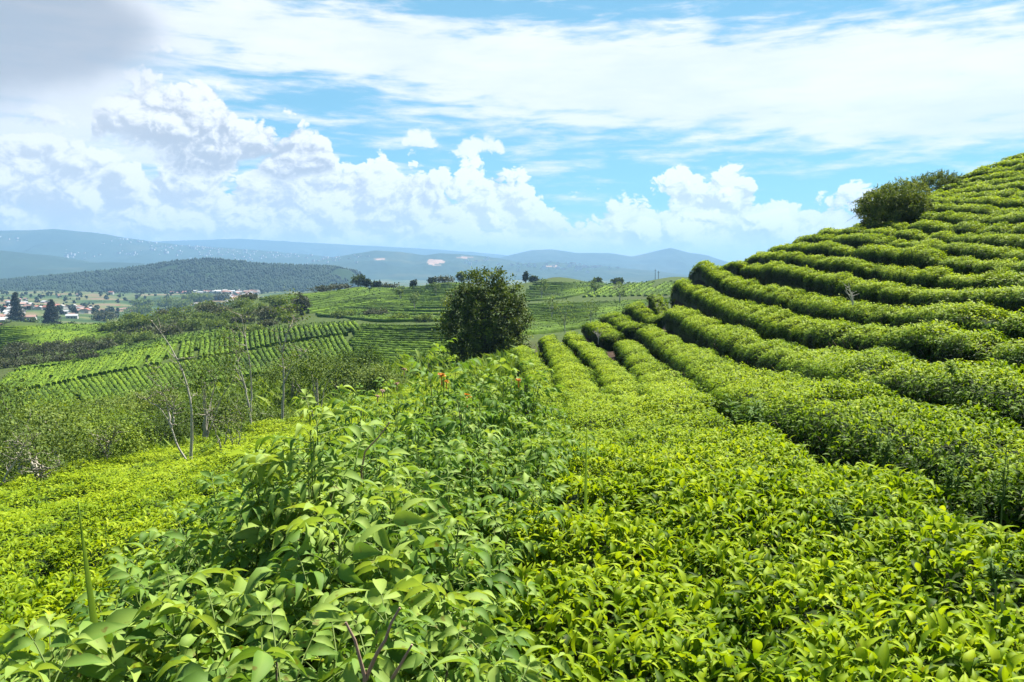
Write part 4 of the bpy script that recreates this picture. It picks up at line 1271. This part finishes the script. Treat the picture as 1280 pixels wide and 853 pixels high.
# ----------------------------------------------------------------- houses of the valley village
M_WALL = solid_mat('house_wall', [(0.0, (.22, .20, .18)), (.5, (.46, .42, .37)), (1.0, (.60, .58, .55))], .85, 2, .1)
M_ROOF = solid_mat('house_roof', [(0.0, (.16, .09, .075)), (.35, (.34, .14, .10)), (.6, (.42, .26, .21)), (.8, (.38, .37, .36)), (1.0, (.56, .57, .58))], .7, 1, .05)
M_GLASS = solid_mat('window_glass', [(0, (.02, .025, .03)), (1, (.05, .06, .07))], .2, 1, .05, spec=.5)


def house_mesh(w, d, h, rh, wt, rt, ov=.45):
    gw, gr, gp = Geo(), Geo(), Geo()
    V = [(-w, -d, -1.5), (w, -d, -1.5), (w, d, -1.5), (-w, d, -1.5), (-w, -d, h), (w, -d, h), (w, d, h), (-w, d, h), (-w, 0, h + rh), (w, 0, h + rh)]
    gw.add(V, [(0, 1, 5, 4), (2, 3, 7, 6), (1, 2, 6, 5), (3, 0, 4, 7)], wt).add(V, [(4, 8, 7), (5, 6, 9)], wt)
    a = ov; sl = rh / d
    top = [(-w - a, -d - a, h - a * sl + .1), (w + a, -d - a, h - a * sl + .1), (w + a, 0, h + rh + .1), (-w - a, 0, h + rh + .1), (-w - a, d + a, h - a * sl + .1), (w + a, d + a, h - a * sl + .1)]
    bot = [(p[0], p[1], p[2] + .22) for p in top]
    n = 6
    gr.add(top + bot, [(6, 7, 8, 9), (9, 8, 11, 10), (0, 3, 2, 1), (3, 4, 5, 2), (0, 1, 7, 6), (4, 10, 11, 5), (1, 2, 8, 7), (2, 5, 11, 8), (0, 6, 9, 3), (3, 9, 10, 4)], rt)
    for sx in (-.55, .05, .55):
        if abs(sx) < .1:
            b = (.5, 0, 2.1)
        else:
            b = (.6, 1.0, 2.2)
        cx = sx * w
        y = -d - .02
        gp.add([(cx - b[0], y, b[1]), (cx + b[0], y, b[1]), (cx + b[0], y, b[2]), (cx - b[0], y, b[2]), (cx - b[0], y + .3, b[1]), (cx + b[0], y + .3, b[1]), (cx + b[0], y + .3, b[2]), (cx - b[0], y + .3, b[2])],
               [(0, 1, 2, 3), (0, 3, 7, 4), (1, 5, 6, 2), (3, 2, 6, 7), (0, 4, 5, 1)], .5)
    return gw, gr, gp


KINDS_ = {'red': (.8, .32, 'tiny red roofed house in the valley village'), 'pink': (.85, .58, 'tiny house with a faded pinkish roof in the valley village'), 'grey': (.9, .8, 'tiny grey roofed house in the valley village'), 'white': (.95, .98, 'tiny house with a white metal roof in the valley village')}
PROTO = {}
for nm, (wt, rt, lab) in KINDS_.items():
    gw, gr, gp = house_mesh(4.6, 3.3, 3.4, 1.7, wt, rt)
    PROTO[nm] = (gw, gr, gp, lab)
rng = np.random.default_rng(31)
made = {}


def add_house(x, y, s, rz, nm, label=None, sz=1.0):
    gz = g0(x, y) + float(6 * fbm(np.array([[x * .006, y * .006, 0]]), 43)[0] * np.clip((math.hypot(x, y) - 500) / 400, 0, 1))
    gw, gr, gp, lab = PROTO[nm]
    r = tag(empty('village_house', (x, y, gz)), label or lab, 'house', 'houses of the valley village')
    r.rotation_euler = (0, 0, rz); r.scale = (s * rng.uniform(.8, 1.4), s * rng.uniform(.8, 1.2), s * sz)
    if nm not in made:
        a = gw.build('wall', M_WALL, r, smooth=False); b = gr.build('roof', M_ROOF, r, smooth=False); c = gp.build('window', M_GLASS, r, smooth=False)
        made[nm] = (a, b, c)
    else:
        for o in made[nm]:
            q = o.copy(); COL.objects.link(q); q.parent = r
    return r


def hit_far(px, py):
    kx, _, kz = ray(px, py)
    Y = np.linspace(420, 1700, 260)
    d = kz * Y - G0(kx * Y, Y)
    s = np.where(d < 0)[0]
    return (kx * Y[s[0]], Y[s[0]]) if len(s) and s[0] > 0 else None


cnt = 0
while cnt < 265:
    px = rng.uniform(-10, 452) if cnt % 3 else rng.uniform(240, 448)
    yt = np.interp(px, [0, 80, 200, 300, 420, 452], [378, 371, 366, 364, 357, 356]); ybm = np.interp(px, [0, 80, 200, 300, 380, 452], [404, 396, 389, 380, 366, 360])
    py = yt + (ybm - yt) * rng.random() ** 1.1
    if vnoise(np.array([[px * .03, py * .12, 3.3]]), 9)[0] < -.12: continue
    h_ = hit_far(px, py)
    if not h_: continue
    add_house(h_[0], h_[1], rng.uniform(.48, .85), rng.uniform(-.6, .6) + (PI / 2 if rng.random() < .3 else 0), rng.choice(['red', 'pink', 'grey', 'white'], p=[.30, .32, .18, .20]))
    cnt += 1
for px, py, Y, s, nm, lab in [(9,402,430,.62,'red','red roofed house at the foot of the left dark conifer'), (-2,392,480,.8,'white','white roofed house left of the conifers'), (36,391,520,.7,'pink','pinkish roofed house between the two dark conifers'), (90,392,560,.6,'white','white house right of the broader dark conifer'),(2,408,400,.5,'grey','grey roofed house below the red roofed one at the far left')]:
    x, y, _ = U(px, py, Y)
    add_house(x, y, s, .25, nm, lab)

# woods between the houses: one mass
g = Geo()
N_ = 1000
pxs = rng.uniform(-120, 470, N_); 
for i in range(N_):
    px = pxs[i]
    py = np.interp(px, [0, 80, 200, 300, 420, 460], [366, 363, 361, 359, 354, 352]) + 40 * rng.random() ** 1.3
    kx, _, kz = ray(px, py)
    Y = min(-40 / kz if kz < 0 else 1600, 1650) * rng.uniform(.95, 1.05)
    Y = max(Y, 520)
    x = kx * Y
    n = 13
    r = rng.uniform(1.2, 3.2)
    v = unit(rng.normal(size=(n, 3)))
    c = np.array([x, Y, 0])
    idx = rng.integers(0, n, (22, 3))
    g.add(c + v * np.array([r, r, r * 1.1]) + np.array([0, 0, r * .9]), idx, np.clip(rng.normal(.35, .2), 0, 1))
Vw = np.concatenate(g.V)
xy = np.concatenate([np.repeat(a[:, :2].mean(0)[None], len(a), 0) for a in g.V])
Vw[:, 2] += G0(xy[:, 0], xy[:, 1]) + 6 * fbm(np.stack([xy[:, 0] * .006, xy[:, 1] * .006, xy[:, 0] * 0], -1), 43) * np.clip((np.hypot(xy[:, 0], xy[:, 1]) - 500) / 400, 0, 1)
g.V = [Vw]
tag(g.build('valley_woods', leaf_mat('wood_leaf', [(0, (.012, .03, .012)), (.5, (.035, .07, .022)), (1, (.09, .13, .03))], .8, .1, noise=.05)), 'patchy green woods spread between the houses of the valley village', 'woods', None, 'stuff')


# ----------------------------------------------------------------- hills and mountains
def ridge(name, crest, Y, depth, zb, stops, seed, rough=10, scar=(), gul=.18):
    cr = np.array(crest, float)
    m = 260
    px = np.linspace(cr[0, 0], cr[-1, 0], m)
    # smooth crest
    py = np.interp(px, cr[:, 0], cr[:, 1])
    for _ in range(2): py[1:-1] = .25 * py[:-2] + .5 * py[1:-1] + .25 * py[2:]
    kx, _, kz = ray(px, py)
    X = kx * Y; Zc = kz * Y
    Zc = Zc + rough * .35 * fbm(np.stack([X * .012 * 1000 / Y, X * 0 + seed, X * 0], -1), seed, 4)
    ts = np.concatenate([np.linspace(-1, 0, 26)[:-1], np.linspace(0, 1, 30)])         # -1 back, 0 crest, 1 toe
    XX = np.repeat(X[:, None], len(ts), 1)
    YY = Y - ts[None] * depth + 0 * XX
    prof = np.where(ts > 0, (1 - ts) ** 1.25, 1 - np.abs(ts) ** 1.4)
    q = np.stack([XX.ravel() * 3.2 / depth, YY.ravel() * 1.6 / depth, np.full(XX.size, seed)], -1)
    gu = (1 - np.abs(fbm(q, seed + 3, 5)) * 2).reshape(XX.shape) * np.sin(np.clip(np.abs(ts), 0, 1) * PI)[None]
    ZZ = zb + (Zc[:, None] - zb) * (prof[None] + gul * (gu - .3 * np.sin(np.clip(np.abs(ts), 0, 1) * PI)[None]))
    ZZ += rough * .25 * fbm(np.stack([XX.ravel() * 9 / depth, YY.ravel() * 9 / depth, XX.ravel() * 0], -1), seed + 9, 4).reshape(XX.shape) * (np.abs(ts) > .03)[None]
    a, b = len(ts), m
    V = np.stack([XX, YY, ZZ], -1).reshape(-1, 3)
    i, j = np.meshgrid(np.arange(m - 1), np.arange(a - 1), indexing='ij')
    Fc = np.stack([i * a + j, i * a + j + 1, (i + 1) * a + j + 1, (i + 1) * a + j], -1).reshape(-1, 4)
    tint = .36 + .25 * fbm(V * 6 / depth, seed + 5, 4)
    for sx, sy, rx, ry in scar:
        k_ = V[:, 0] / V[:, 1] * F * .9965 + CX; l_ = 340 - V[:, 2] / V[:, 1] * F
        dd = ((k_ - sx) / rx) ** 2 + ((l_ - sy) / ry) ** 2 + .7 * vnoise(V * 30 / depth, 8)
        tint[(dd < 1) & (V[:, 1] < Y)] = 1.0
    g = Geo().add(V, Fc, np.clip(tint, 0, 1))
    mt = solid_mat(name + '_surface', stops, .95, 14 / depth, .35, spec=.05)
    o = tag(g.build(name, mt), kind='structure')
    return X, Zc, V.reshape(m, a, 3)


MS = [(0, (.018, .040, .022)), (.4, (.035, .065, .03)), (.62, (.10, .11, .05)), (.8, (.16, .13, .08)), (.97, (.42, .27, .19)), (1, (.48, .32, .23))]
VM = {}
VM['a'] = ridge('mountains', [(-260,292),(-100,287),(0,288),(35,287),(65,285.5),(85,288),(115,290),(140,295),(175,300),(230,306),(300,312),(380,318),(440,324),(520,332)], 5200, 1500, -40, MS, 3, 26)
VM['b'] = ridge('mountains', [(-260,308),(-100,312),(0,314),(50,320),(85,326),(110,330),(150,328.5),(175,329),(195,332),(240,338),(280,346)], 3300, 900, -45, MS, 5, 14)
VM['c'] = ridge('mountains', [(360,338),(400,326),(440,318),(470,314),(500,315),(530,319),(550,317),(575,318),(610,322),(640,328),(680,336),(720,343)], 4200, 1100, -40, MS, 7, 22, [(476,324,8,1.8), (546,328,11,3.6), (580,322,11,1.2)])
VM['d'] = ridge('mountains', [(580,334),(640,319),(665,313),(690,312),(720,317),(760,317),(790,321),(815,315),(838,310),(860,316),(885,319),(905,326),(940,334),(1000,341),(1100,346)], 5800, 1300, -40, MS, 9, 26)
VM['e'] = ridge('mountains', [(540,341),(600,334),(650,330),(690,328),(720,331),(760,333),(800,337),(850,342)], 3900, 900, -40, MS, 11, 14, [(690,333,8,1.2)])
VM['f'] = ridge('mountains', [(100,312),(200,302),(300,299),(400,304),(500,309),(600,316),(680,324),(760,334)], 7600, 1600, -40, MS, 13, 24)
HS = [(0, (.014, .032, .014)), (.5, (.03, .06, .024)), (.75, (.09, .11, .04)), (1, (.2, .17, .09))]
Xh, Zh, VH = ridge('hills', [(-260,372),(-120,362),(0,352),(40,347.5),(90,343),(140,339),(185,334),(220,328),(258,325),(290,327),(320,331),(360,332),(400,333),(428,335),(440,339),(447,348),(455,364),(462,380)], 1650, 330, -42, HS, 17, 8, (), .10)

# pines over the forest hill and a town on the mountain slopes: masses nobody could count
rng = np.random.default_rng(99)
m_, a_, _ = VH.shape
g = Geo()
ci = rng.integers(0, m_, 24000); cj = rng.integers(18, a_, 24000)
P = VH[ci, cj] + rng.normal(0, 1, (24000, 3)) * np.array([4, 6, 0])
keep = (vnoise(P * .012, 4) > -.72) & ((cj < a_ - 5) | (rng.random(24000) < .3))
P = P[keep]
n = len(P)
hh = rng.uniform(3.0, 6.5, n); ww = rng.uniform(1.5, 2.6, n)
ang = np.arange(5) * 2 * PI / 5
V = []
ring = np.stack([np.cos(ang), np.sin(ang), ang * 0], -1)
V = np.concatenate([P[:, None] + ring[None] * ww[:, None, None] + np.array([0, 0, 1])[None, None] * (hh * .25)[:, None, None],
                    P[:, None] + ring[None] * (ww * .75)[:, None, None] + np.array([0, 0, 1])[None, None] * (hh * .65)[:, None, None],
                    (P + np.array([0, 0, 1]) * hh[:, None])[:, None], (P - np.array([0, 0, 1]))[:, None]], 1)
Fb = []
for k_ in range(5):
    k2 = (k_ + 1) % 5
    Fb += [(k_, k2, 5 + k2), (k_, 5 + k2, 5 + k_), (5 + k_, 5 + k2, 10), (11, k2, k_)]
Fb = np.array(Fb)
g.add(V.reshape(-1, 3), (Fb[None] + (np.arange(n) * 12)[:, None, None]).reshape(-1, 3), np.repeat(np.clip(rng.normal(.4, .16, n) + .38 * fbm(P * .011, 6, 3), 0, 1), 12))
tag(g.build('forest', leaf_mat('pine_leaf', [(0, (.010, .030, .012)), (.5, (.022, .058, .020)), (1, (.055, .105, .032))], .9, .05, noise=.03)), 'dark pine forest covering the long low hill behind the village', 'forest', None, 'stuff')
g = Geo()
TOWNS = [('a', 170, 300, 16, 2.5, 22), ('a', 235, 311, 40, 4, 90), ('a', 92, 326, 12, 5, 16), ('a', 330, 320, 60, 3, 90), ('a', 105, 321, 12, 2.5, 12), ('c', 420, 325, 30, 3, 30), ('e', 690, 333, 30, 3, 70), ('e', 730, 335, 20, 2, 30), ('a', 20, 300, 10, 1.5, 8), ('c', 590, 326, 14, 2, 14), ('a', 160, 316, 14, 2.5, 12)]
box = np.array([(x, y, z) for z in (-.6, 1) for y in (-1, 1) for x in (-1, 1)], float)
bf = np.array([(0, 1, 5, 4), (1, 3, 7, 5), (3, 2, 6, 7), (2, 0, 4, 6), (4, 5, 7, 6)])
for key, tx, ty, sx, sy, num in TOWNS:
    Vm = VM[key][2].reshape(-1, 3)
    kx = Vm[:, 0] / Vm[:, 1] * F + CX; ky = 340 - Vm[:, 2] / Vm[:, 1] * F
    front = Vm[:, 1] < (VM[key][2][0, 25, 1] - 20)
    for _ in range(int(num * .7)):
        tgt = (rng.normal(tx, sx), rng.normal(ty, sy))
        d = ((kx - tgt[0]) ** 2 + ((ky - tgt[1]) * 2) ** 2) + (~front) * 1e6
        p = Vm[d.argmin()] + rng.normal(0, 1, 3) * np.array([9, 9, 0])
        s = rng.uniform(4, 9)
        g.add(p + box * np.array([s, s * .8, rng.uniform(4, 9)]), bf, rng.uniform(.3, 1))
tag(g.build('distant_town', solid_mat('town_wall', [(0, (.35, .30, .27)), (.5, (.68, .64, .60)), (1, (.85, .84, .82))], .8, .01, .1), smooth=False), 'scattered white buildings of a distant town on the blue mountain slopes', 'town', None, 'stuff')
# ----------------------------------------------------------------- sun, sky, air
SUN_EL, SUN_AZ = rad(58), rad(42)                    # azimuth to the right of straight ahead
sl = bpy.data.lights.new('sun', 'SUN')
sl.energy, sl.angle, sl.color = 5.0, rad(1.6), (1.0, .95, .86)
so = bpy.data.objects.new('sun', sl)
so.rotation_euler = (PI / 2 - SUN_EL, 0, PI - SUN_AZ)
COL.objects.link(so)
world = bpy.data.worlds.new('World')
SC.world = world
world.use_nodes = True
nt = world.node_tree
nt.nodes.clear()
LN = nt.links.new


def val(sock_or_num, inp):
    if isinstance(sock_or_num, (int, float)): inp.default_value = sock_or_num
    else: LN(sock_or_num, inp)


def M(op, a, b=0.0, c=0.0, clamp=False):
    n = N(nt, 'ShaderNodeMath', operation=op, use_clamp=clamp)
    val(a, n.inputs[0]); val(b, n.inputs[1]); val(c, n.inputs[2])
    return n.outputs[0]


def sstep(x, a, b):
    n = N(nt, 'ShaderNodeMapRange', interpolation_type='SMOOTHSTEP')
    val(x, n.inputs[0]); n.inputs[1].default_value = a; n.inputs[2].default_value = b
    return n.outputs[0]


def vec(x, y, z=0.0):
    n = N(nt, 'ShaderNodeCombineXYZ')
    val(x, n.inputs[0]); val(y, n.inputs[1]); val(z, n.inputs[2])
    return n.outputs[0]


def noise(v, scale, det=6, rough=.55, dist=0.0):
    n = N(nt, 'ShaderNodeTexNoise')
    LN(v, n.inputs['Vector'])
    n.inputs['Scale'].default_value = scale; n.inputs['Detail'].default_value = det
    n.inputs['Roughness'].default_value = rough; n.inputs['Distortion'].default_value = dist
    return n.outputs[0]


def curve(t, pts):
    n = N(nt, 'ShaderNodeFloatCurve')
    c = n.mapping.curves[0]
    while len(c.points) < len(pts): c.points.new(.5, .5)
    for p, (x, y) in zip(c.points, pts): p.location = (x, y)
    n.mapping.update()
    LN(t, n.inputs[1])
    return n.outputs[0]


def mix(f, a, b):
    n = N(nt, 'ShaderNodeMix', data_type='RGBA')
    val(f, n.inputs[0])
    for s, i in ((a, 6), (b, 7)):
        if isinstance(s, tuple): n.inputs[i].default_value = (*s, 1)
        else: LN(s, n.inputs[i])
    return n.outputs[2]


def ae(px, py):
    """azimuth and elevation of a direction in the sky"""
    x, y, z = ray(px, py)
    return math.atan2(x, y), math.atan2(z, math.hypot(x, y))


tc = N(nt, 'ShaderNodeTexCoord')
sx = N(nt, 'ShaderNodeSeparateXYZ')
LN(tc.outputs['Generated'], sx.inputs[0])
X, Y_, Z = sx.outputs
A = M('ARCTAN2', X, Y_)
E = M('ARCSINE', Z)
AT = M('MULTIPLY_ADD', A, 1 / 1.6, .5)                       # azimuth -0.8..0.8 to 0..1
P3 = vec(A, M('MULTIPLY', E, 1.35))
big = noise(P3, 9, 5, .58)
fine = noise(P3, 26, 6, .60)
wa = M('MULTIPLY_ADD', M('SUBTRACT', fine, .5), .018, M('MULTIPLY_ADD', M('SUBTRACT', big, .5), .05, A))
we = M('MULTIPLY_ADD', M('SUBTRACT', big, .5), .03, M('MULTIPLY', E, 1.25))


def heads(da, de):
    """cauliflower heads: folded noise gives rounded bulges that meet in sharp creases"""
    r = None
    for k, (sc, am) in enumerate(((11, .50), (25, .30), (55, .17), (120, .10), (250, .055))):
        n = noise(vec(M('ADD', wa, da), M('ADD', we, de), 3.1 * k), sc, 0.0, .5)
        t = M('MULTIPLY', M('ABSOLUTE', M('MULTIPLY_ADD', n, 2.0, -1.0)), am)
        r = t if r is None else M('ADD', r, t)
    return r


bil = heads(0.0, 0.0)
lit = M('SUBTRACT', bil, heads(.006, .009))                  # the slope of the heads toward the sun, up and to the right
edge = M('ADD', M('MULTIPLY', M('SUBTRACT', bil, .26), .15), M('MULTIPLY', M('SUBTRACT', big, .5), .03))

S = 1.0                                                     # cloud radiance before the background strength
K = 5.7
WHITE = (1.0 * K, 1.0 * K, 1.0 * K)


def bank(top, base, soft, grey, white, depth, base_soft=.03, litk=3.0, maxa=1.0, eg=1.0, shade0=0.0, baseh=.05, basew=0.0):
    """a cumulus bank between a top and a base profile given as (px, py)"""
    pt = [ae(*p) for p in top]
    tp = curve(AT, [(a / 1.6 + .5, e / .6 + .2) for a, e in pt])
    tp = M('MULTIPLY', M('SUBTRACT', tp, .2), .6)
    pb = [ae(*p) for p in base]
    bp = curve(AT, [(a / 1.6 + .5, e / .6 + .2) for a, e in pb])
    bp = M('MULTIPLY', M('SUBTRACT', bp, .2), .6)
    d = M('ADD', M('ADD', M('SUBTRACT', tp, E), .011), M('MULTIPLY', edge, eg))
    al = M('MULTIPLY', sstep(d, 0.0, soft), sstep(M('ADD', M('SUBTRACT', E, bp), M('MULTIPLY', edge, .5)), 0.0, base_soft))
    # body shade: deep parts and flat bases are greyer, sunward slopes of the heads white
    gb = M('MULTIPLY', sstep(M('SUBTRACT', E, bp), baseh, 0.0), basew)
    sh = M('ADD', M('ADD', M('SUBTRACT', M('MULTIPLY', d, .55 / depth), M('MULTIPLY', lit, litk * 2.0)), M('MULTIPLY', M('SUBTRACT', .30, bil), 1.6)), gb)
    col = mix(sstep(sh, .0 + shade0, 1.25 + shade0), white, grey)
    return M('MULTIPLY', al, maxa), col


def gauss(px, py, rx, ry, w=1.0, rot=0.0):
    a0, e0 = ae(px, py)
    da = M('SUBTRACT', A, a0); de = M('SUBTRACT', E, e0)
    if rot:
        de = M('MULTIPLY_ADD', da, rot, de)
    d2 = M('ADD', M('POWER', M('ABSOLUTE', M('MULTIPLY', da, F / rx)), 2.0), M('POWER', M('ABSOLUTE', M('MULTIPLY', de, F / ry)), 2.0))
    return M('MULTIPLY', M('EXPONENT', M('MULTIPLY', d2, -1.0)), w)


sky = N(nt, 'ShaderNodeTexSky', sky_type='NISHITA')
sky.sun_disc = False
sky.sun_elevation, sky.sun_rotation = SUN_EL, SUN_AZ
sky.altitude = 1500; sky.air_density = 1.0; sky.dust_density = .4; sky.ozone_density = 1.6
tn = N(nt, 'ShaderNodeMix', data_type='RGBA', blend_type='MULTIPLY'); tn.inputs[0].default_value = 1
LN(sky.outputs[0], tn.inputs[6]); tn.inputs[7].default_value = (.20, .62, .61, 1)
col = mix(M('MULTIPLY', sstep(E, .75, .25), .45), tn.outputs[2], (2.1, 3.85, 5.2))

# high sheet, streaked by perspective
zz = M('ADD', M('MAXIMUM', Z, 0.0), .10)
PL = vec(M('DIVIDE', X, zz), M('MULTIPLY', M('DIVIDE', Y_, zz), 1.0), 0.0)
st = noise(PL, 1.1, 8, .60, .5)
st2 = noise(vec(M('MULTIPLY', A, 2.2), M('MULTIPLY', E, 13.0)), 5.0, 7, .62, .25)
cov = M('ADD', M('ADD', gauss(1010, 95, 430, 78, 1.0, -.02), gauss(720, 92, 260, 45, .68, .10)), M('ADD', gauss(330, 38, 260, 46, .95, .05), gauss(820, 215, 220, 22, .25)))
cov = M('ADD', cov, M('ADD', gauss(100, 110, 150, 50, .8), gauss(1230, 150, 160, 40, .7)))
cov = M('ADD', cov, gauss(620, 160, 160, 16, .2, .10))
cov = M('ADD', cov, M('ADD', gauss(130, 200, 300, 56, .72), gauss(520, 262, 260, 40, .5)))
rear = sstep(E, .42, .62)                                     # broken cloud overhead and behind
rear2 = sstep(M('ABSOLUTE', A), .72, 1.0)
cov = M('ADD', cov, M('MULTIPLY', M('MAXIMUM', rear, rear2), .16))
mottle = M('ADD', M('MULTIPLY', M('SUBTRACT', st, .5), 1.3), M('MULTIPLY', M('SUBTRACT', st2, .5), 1.9))
ha = sstep(M('ADD', cov, mottle), .30, .95)
hcol = mix(sstep(M('ADD', st, M('MULTIPLY', st2, .5)), .55, 1.0), (.84 * K, .90 * K, .99 * K), (1.03 * K, 1.03 * K, 1.02 * K))
col = mix(M('MULTIPLY', ha, .96), col, hcol)

# low bank along the horizon
a1, c1 = bank([(-180,228),(0,236),(60,230),(130,222),(220,232),(300,238),(360,235),(430,222),(470,196),(505,200),(532,226),(560,236),(590,212),(608,206),(634,222),(665,238),(695,258),(722,268),(748,262),(772,248),(805,247),(832,252),(852,236),(880,224),(908,213),(930,216),(946,243),(962,262),(990,257),(1015,248),(1045,246),(1075,250),(1120,262),(1250,272),(1460,280)],
              [(-180,345),(1460,345)], .009, (.68 * K, .74 * K, .82 * K), (1.13 * K, 1.14 * K, 1.10 * K), .085, .02, 3.2)
col = mix(a1, col, c1)
# warm and pale low part of the bank
low = M('MULTIPLY', sstep(E, .085, .0), .75)
col = mix(low, col, mix(sstep(M('ADD', fine, M('MULTIPLY', big, .4)), .55, .85), (.80 * K, .86 * K, .95 * K), (1.25 * K, 1.12 * K, 1.0 * K)))
a5, c5 = bank([(-180,280),(0,272),(60,262),(110,284),(170,262),(215,282),(260,270),(300,256),(350,282),(400,266),(470,262),(520,284),(590,268),(640,288),(720,296),(790,282),(850,276),(900,262),(950,288),(1020,280),(1080,290),(1250,296),(1460,300)],
              [(-180,330),(1460,330)], .012, (.54 * K, .61 * K, .73 * K), (1.28 * K, 1.23 * K, 1.08 * K), .05, .05, 3.0, .85)
col = mix(a5, col, c5)
# second bank at the left
a2, c2 = bank([(-180,160),(0,160),(22,158),(58,147),(78,152),(98,166),(118,182),(138,182),(160,196),(205,214),(262,222),(330,216),(372,206),(420,214),(446,212),(480,206),(520,215),(560,245),(640,330),(760,420),(1460,420)],
              [(-180,330),(1460,330)], .009, (.62 * K, .67 * K, .74 * K), (1.08 * K, 1.08 * K, 1.04 * K), .055, .06, 3.0)
col = mix(a2, col, c2)
# the big cumulus with a flat grey base
a3, c3 = bank([(-180,420),(80,330),(108,230),(122,118),(150,102),(190,95),(216,97),(250,96),(280,113),(294,140),(304,153),(326,152),(348,164),(376,164),(400,170),(413,182),(418,215),(440,330),(520,420),(1460,420)],
              [(-180,190),(120,190),(200,208),(290,216),(360,218),(420,216),(1460,216)], .010, (.52 * K, .56 * K, .63 * K), (1.06 * K, 1.05 * K, 1.03 * K), .11, .014, 2.6, 1.0, .8, 0.0, .062, .9)
col = mix(a3, col, c3)
# small bright cloud
a4, c4 = bank([(-180,420),(470,300),(494,215),(502,184),(516,178),(534,177),(546,187),(572,187),(588,181),(610,181),(626,190),(640,220),(670,300),(760,420),(1460,420)],
              [(-180,196),(500,194),(640,196),(1460,196)], .008, (.92 * K, .95 * K, K), (1.04 * K, 1.04 * K, 1.03 * K), .05, .006, 2.0, .95, .30)
col = mix(a4, col, c4)
# grey cloud in the upper left
dk = M('ADD', gauss(20, 15, 150, 58, 1.3), M('ADD', gauss(-220, 60, 240, 120, 1.2), M('MULTIPLY', M('SUBTRACT', noise(P3, 7, 5, .5), .5), .9)))
col = mix(M('MULTIPLY', sstep(dk, .25, 1.05), .92), col, mix(sstep(dk, .4, 1.2), (.84 * K, .86 * K, .91 * K), (.44 * K, .475 * K, .54 * K)))

bg = N(nt, 'ShaderNodeBackground'); bg.inputs[1].default_value = .06
LN(col, bg.inputs[0])
LN(bg.outputs[0], N(nt, 'ShaderNodeOutputWorld').inputs[0])
world.cycles.sampling_method = 'MANUAL'
world.cycles.sample_map_resolution = 512

# the air between the hills
hz = Geo()
B0, B1 = (-13000, -13000, -120), (13000, 13000, 330)
bv = [(x, y, z) for z in (B0[2], B1[2]) for y in (B0[1], B1[1]) for x in (B0[0], B1[0])]
hz.add(bv, [(0, 2, 3, 1), (4, 5, 7, 6), (0, 1, 5, 4), (1, 3, 7, 5), (3, 2, 6, 7), (2, 0, 4, 6)])
mh, hnt = new_mat('haze')
pv = N(hnt, 'ShaderNodeVolumePrincipled')
pv.inputs['Color'].default_value = (.29, .52, .82, 1)
pv.inputs['Density'].default_value = 1.9e-4
pv.inputs['Anisotropy'].default_value = .15
hnt.links.new(pv.outputs[0], N(hnt, 'ShaderNodeOutputMaterial').inputs['Volume'])
tag(hz.build('haze', mh, smooth=False), kind='stuff')

SC.view_settings.view_transform = 'Standard'
SC.view_settings.look = 'None'
SC.view_settings.exposure = 1.68
SC.view_settings.gamma = 1.0
SC.render.engine = 'CYCLES'
SC.cycles.max_bounces = 6
SC.cycles.volume_bounces = 0
SC.cycles.transparent_max_bounces = 8
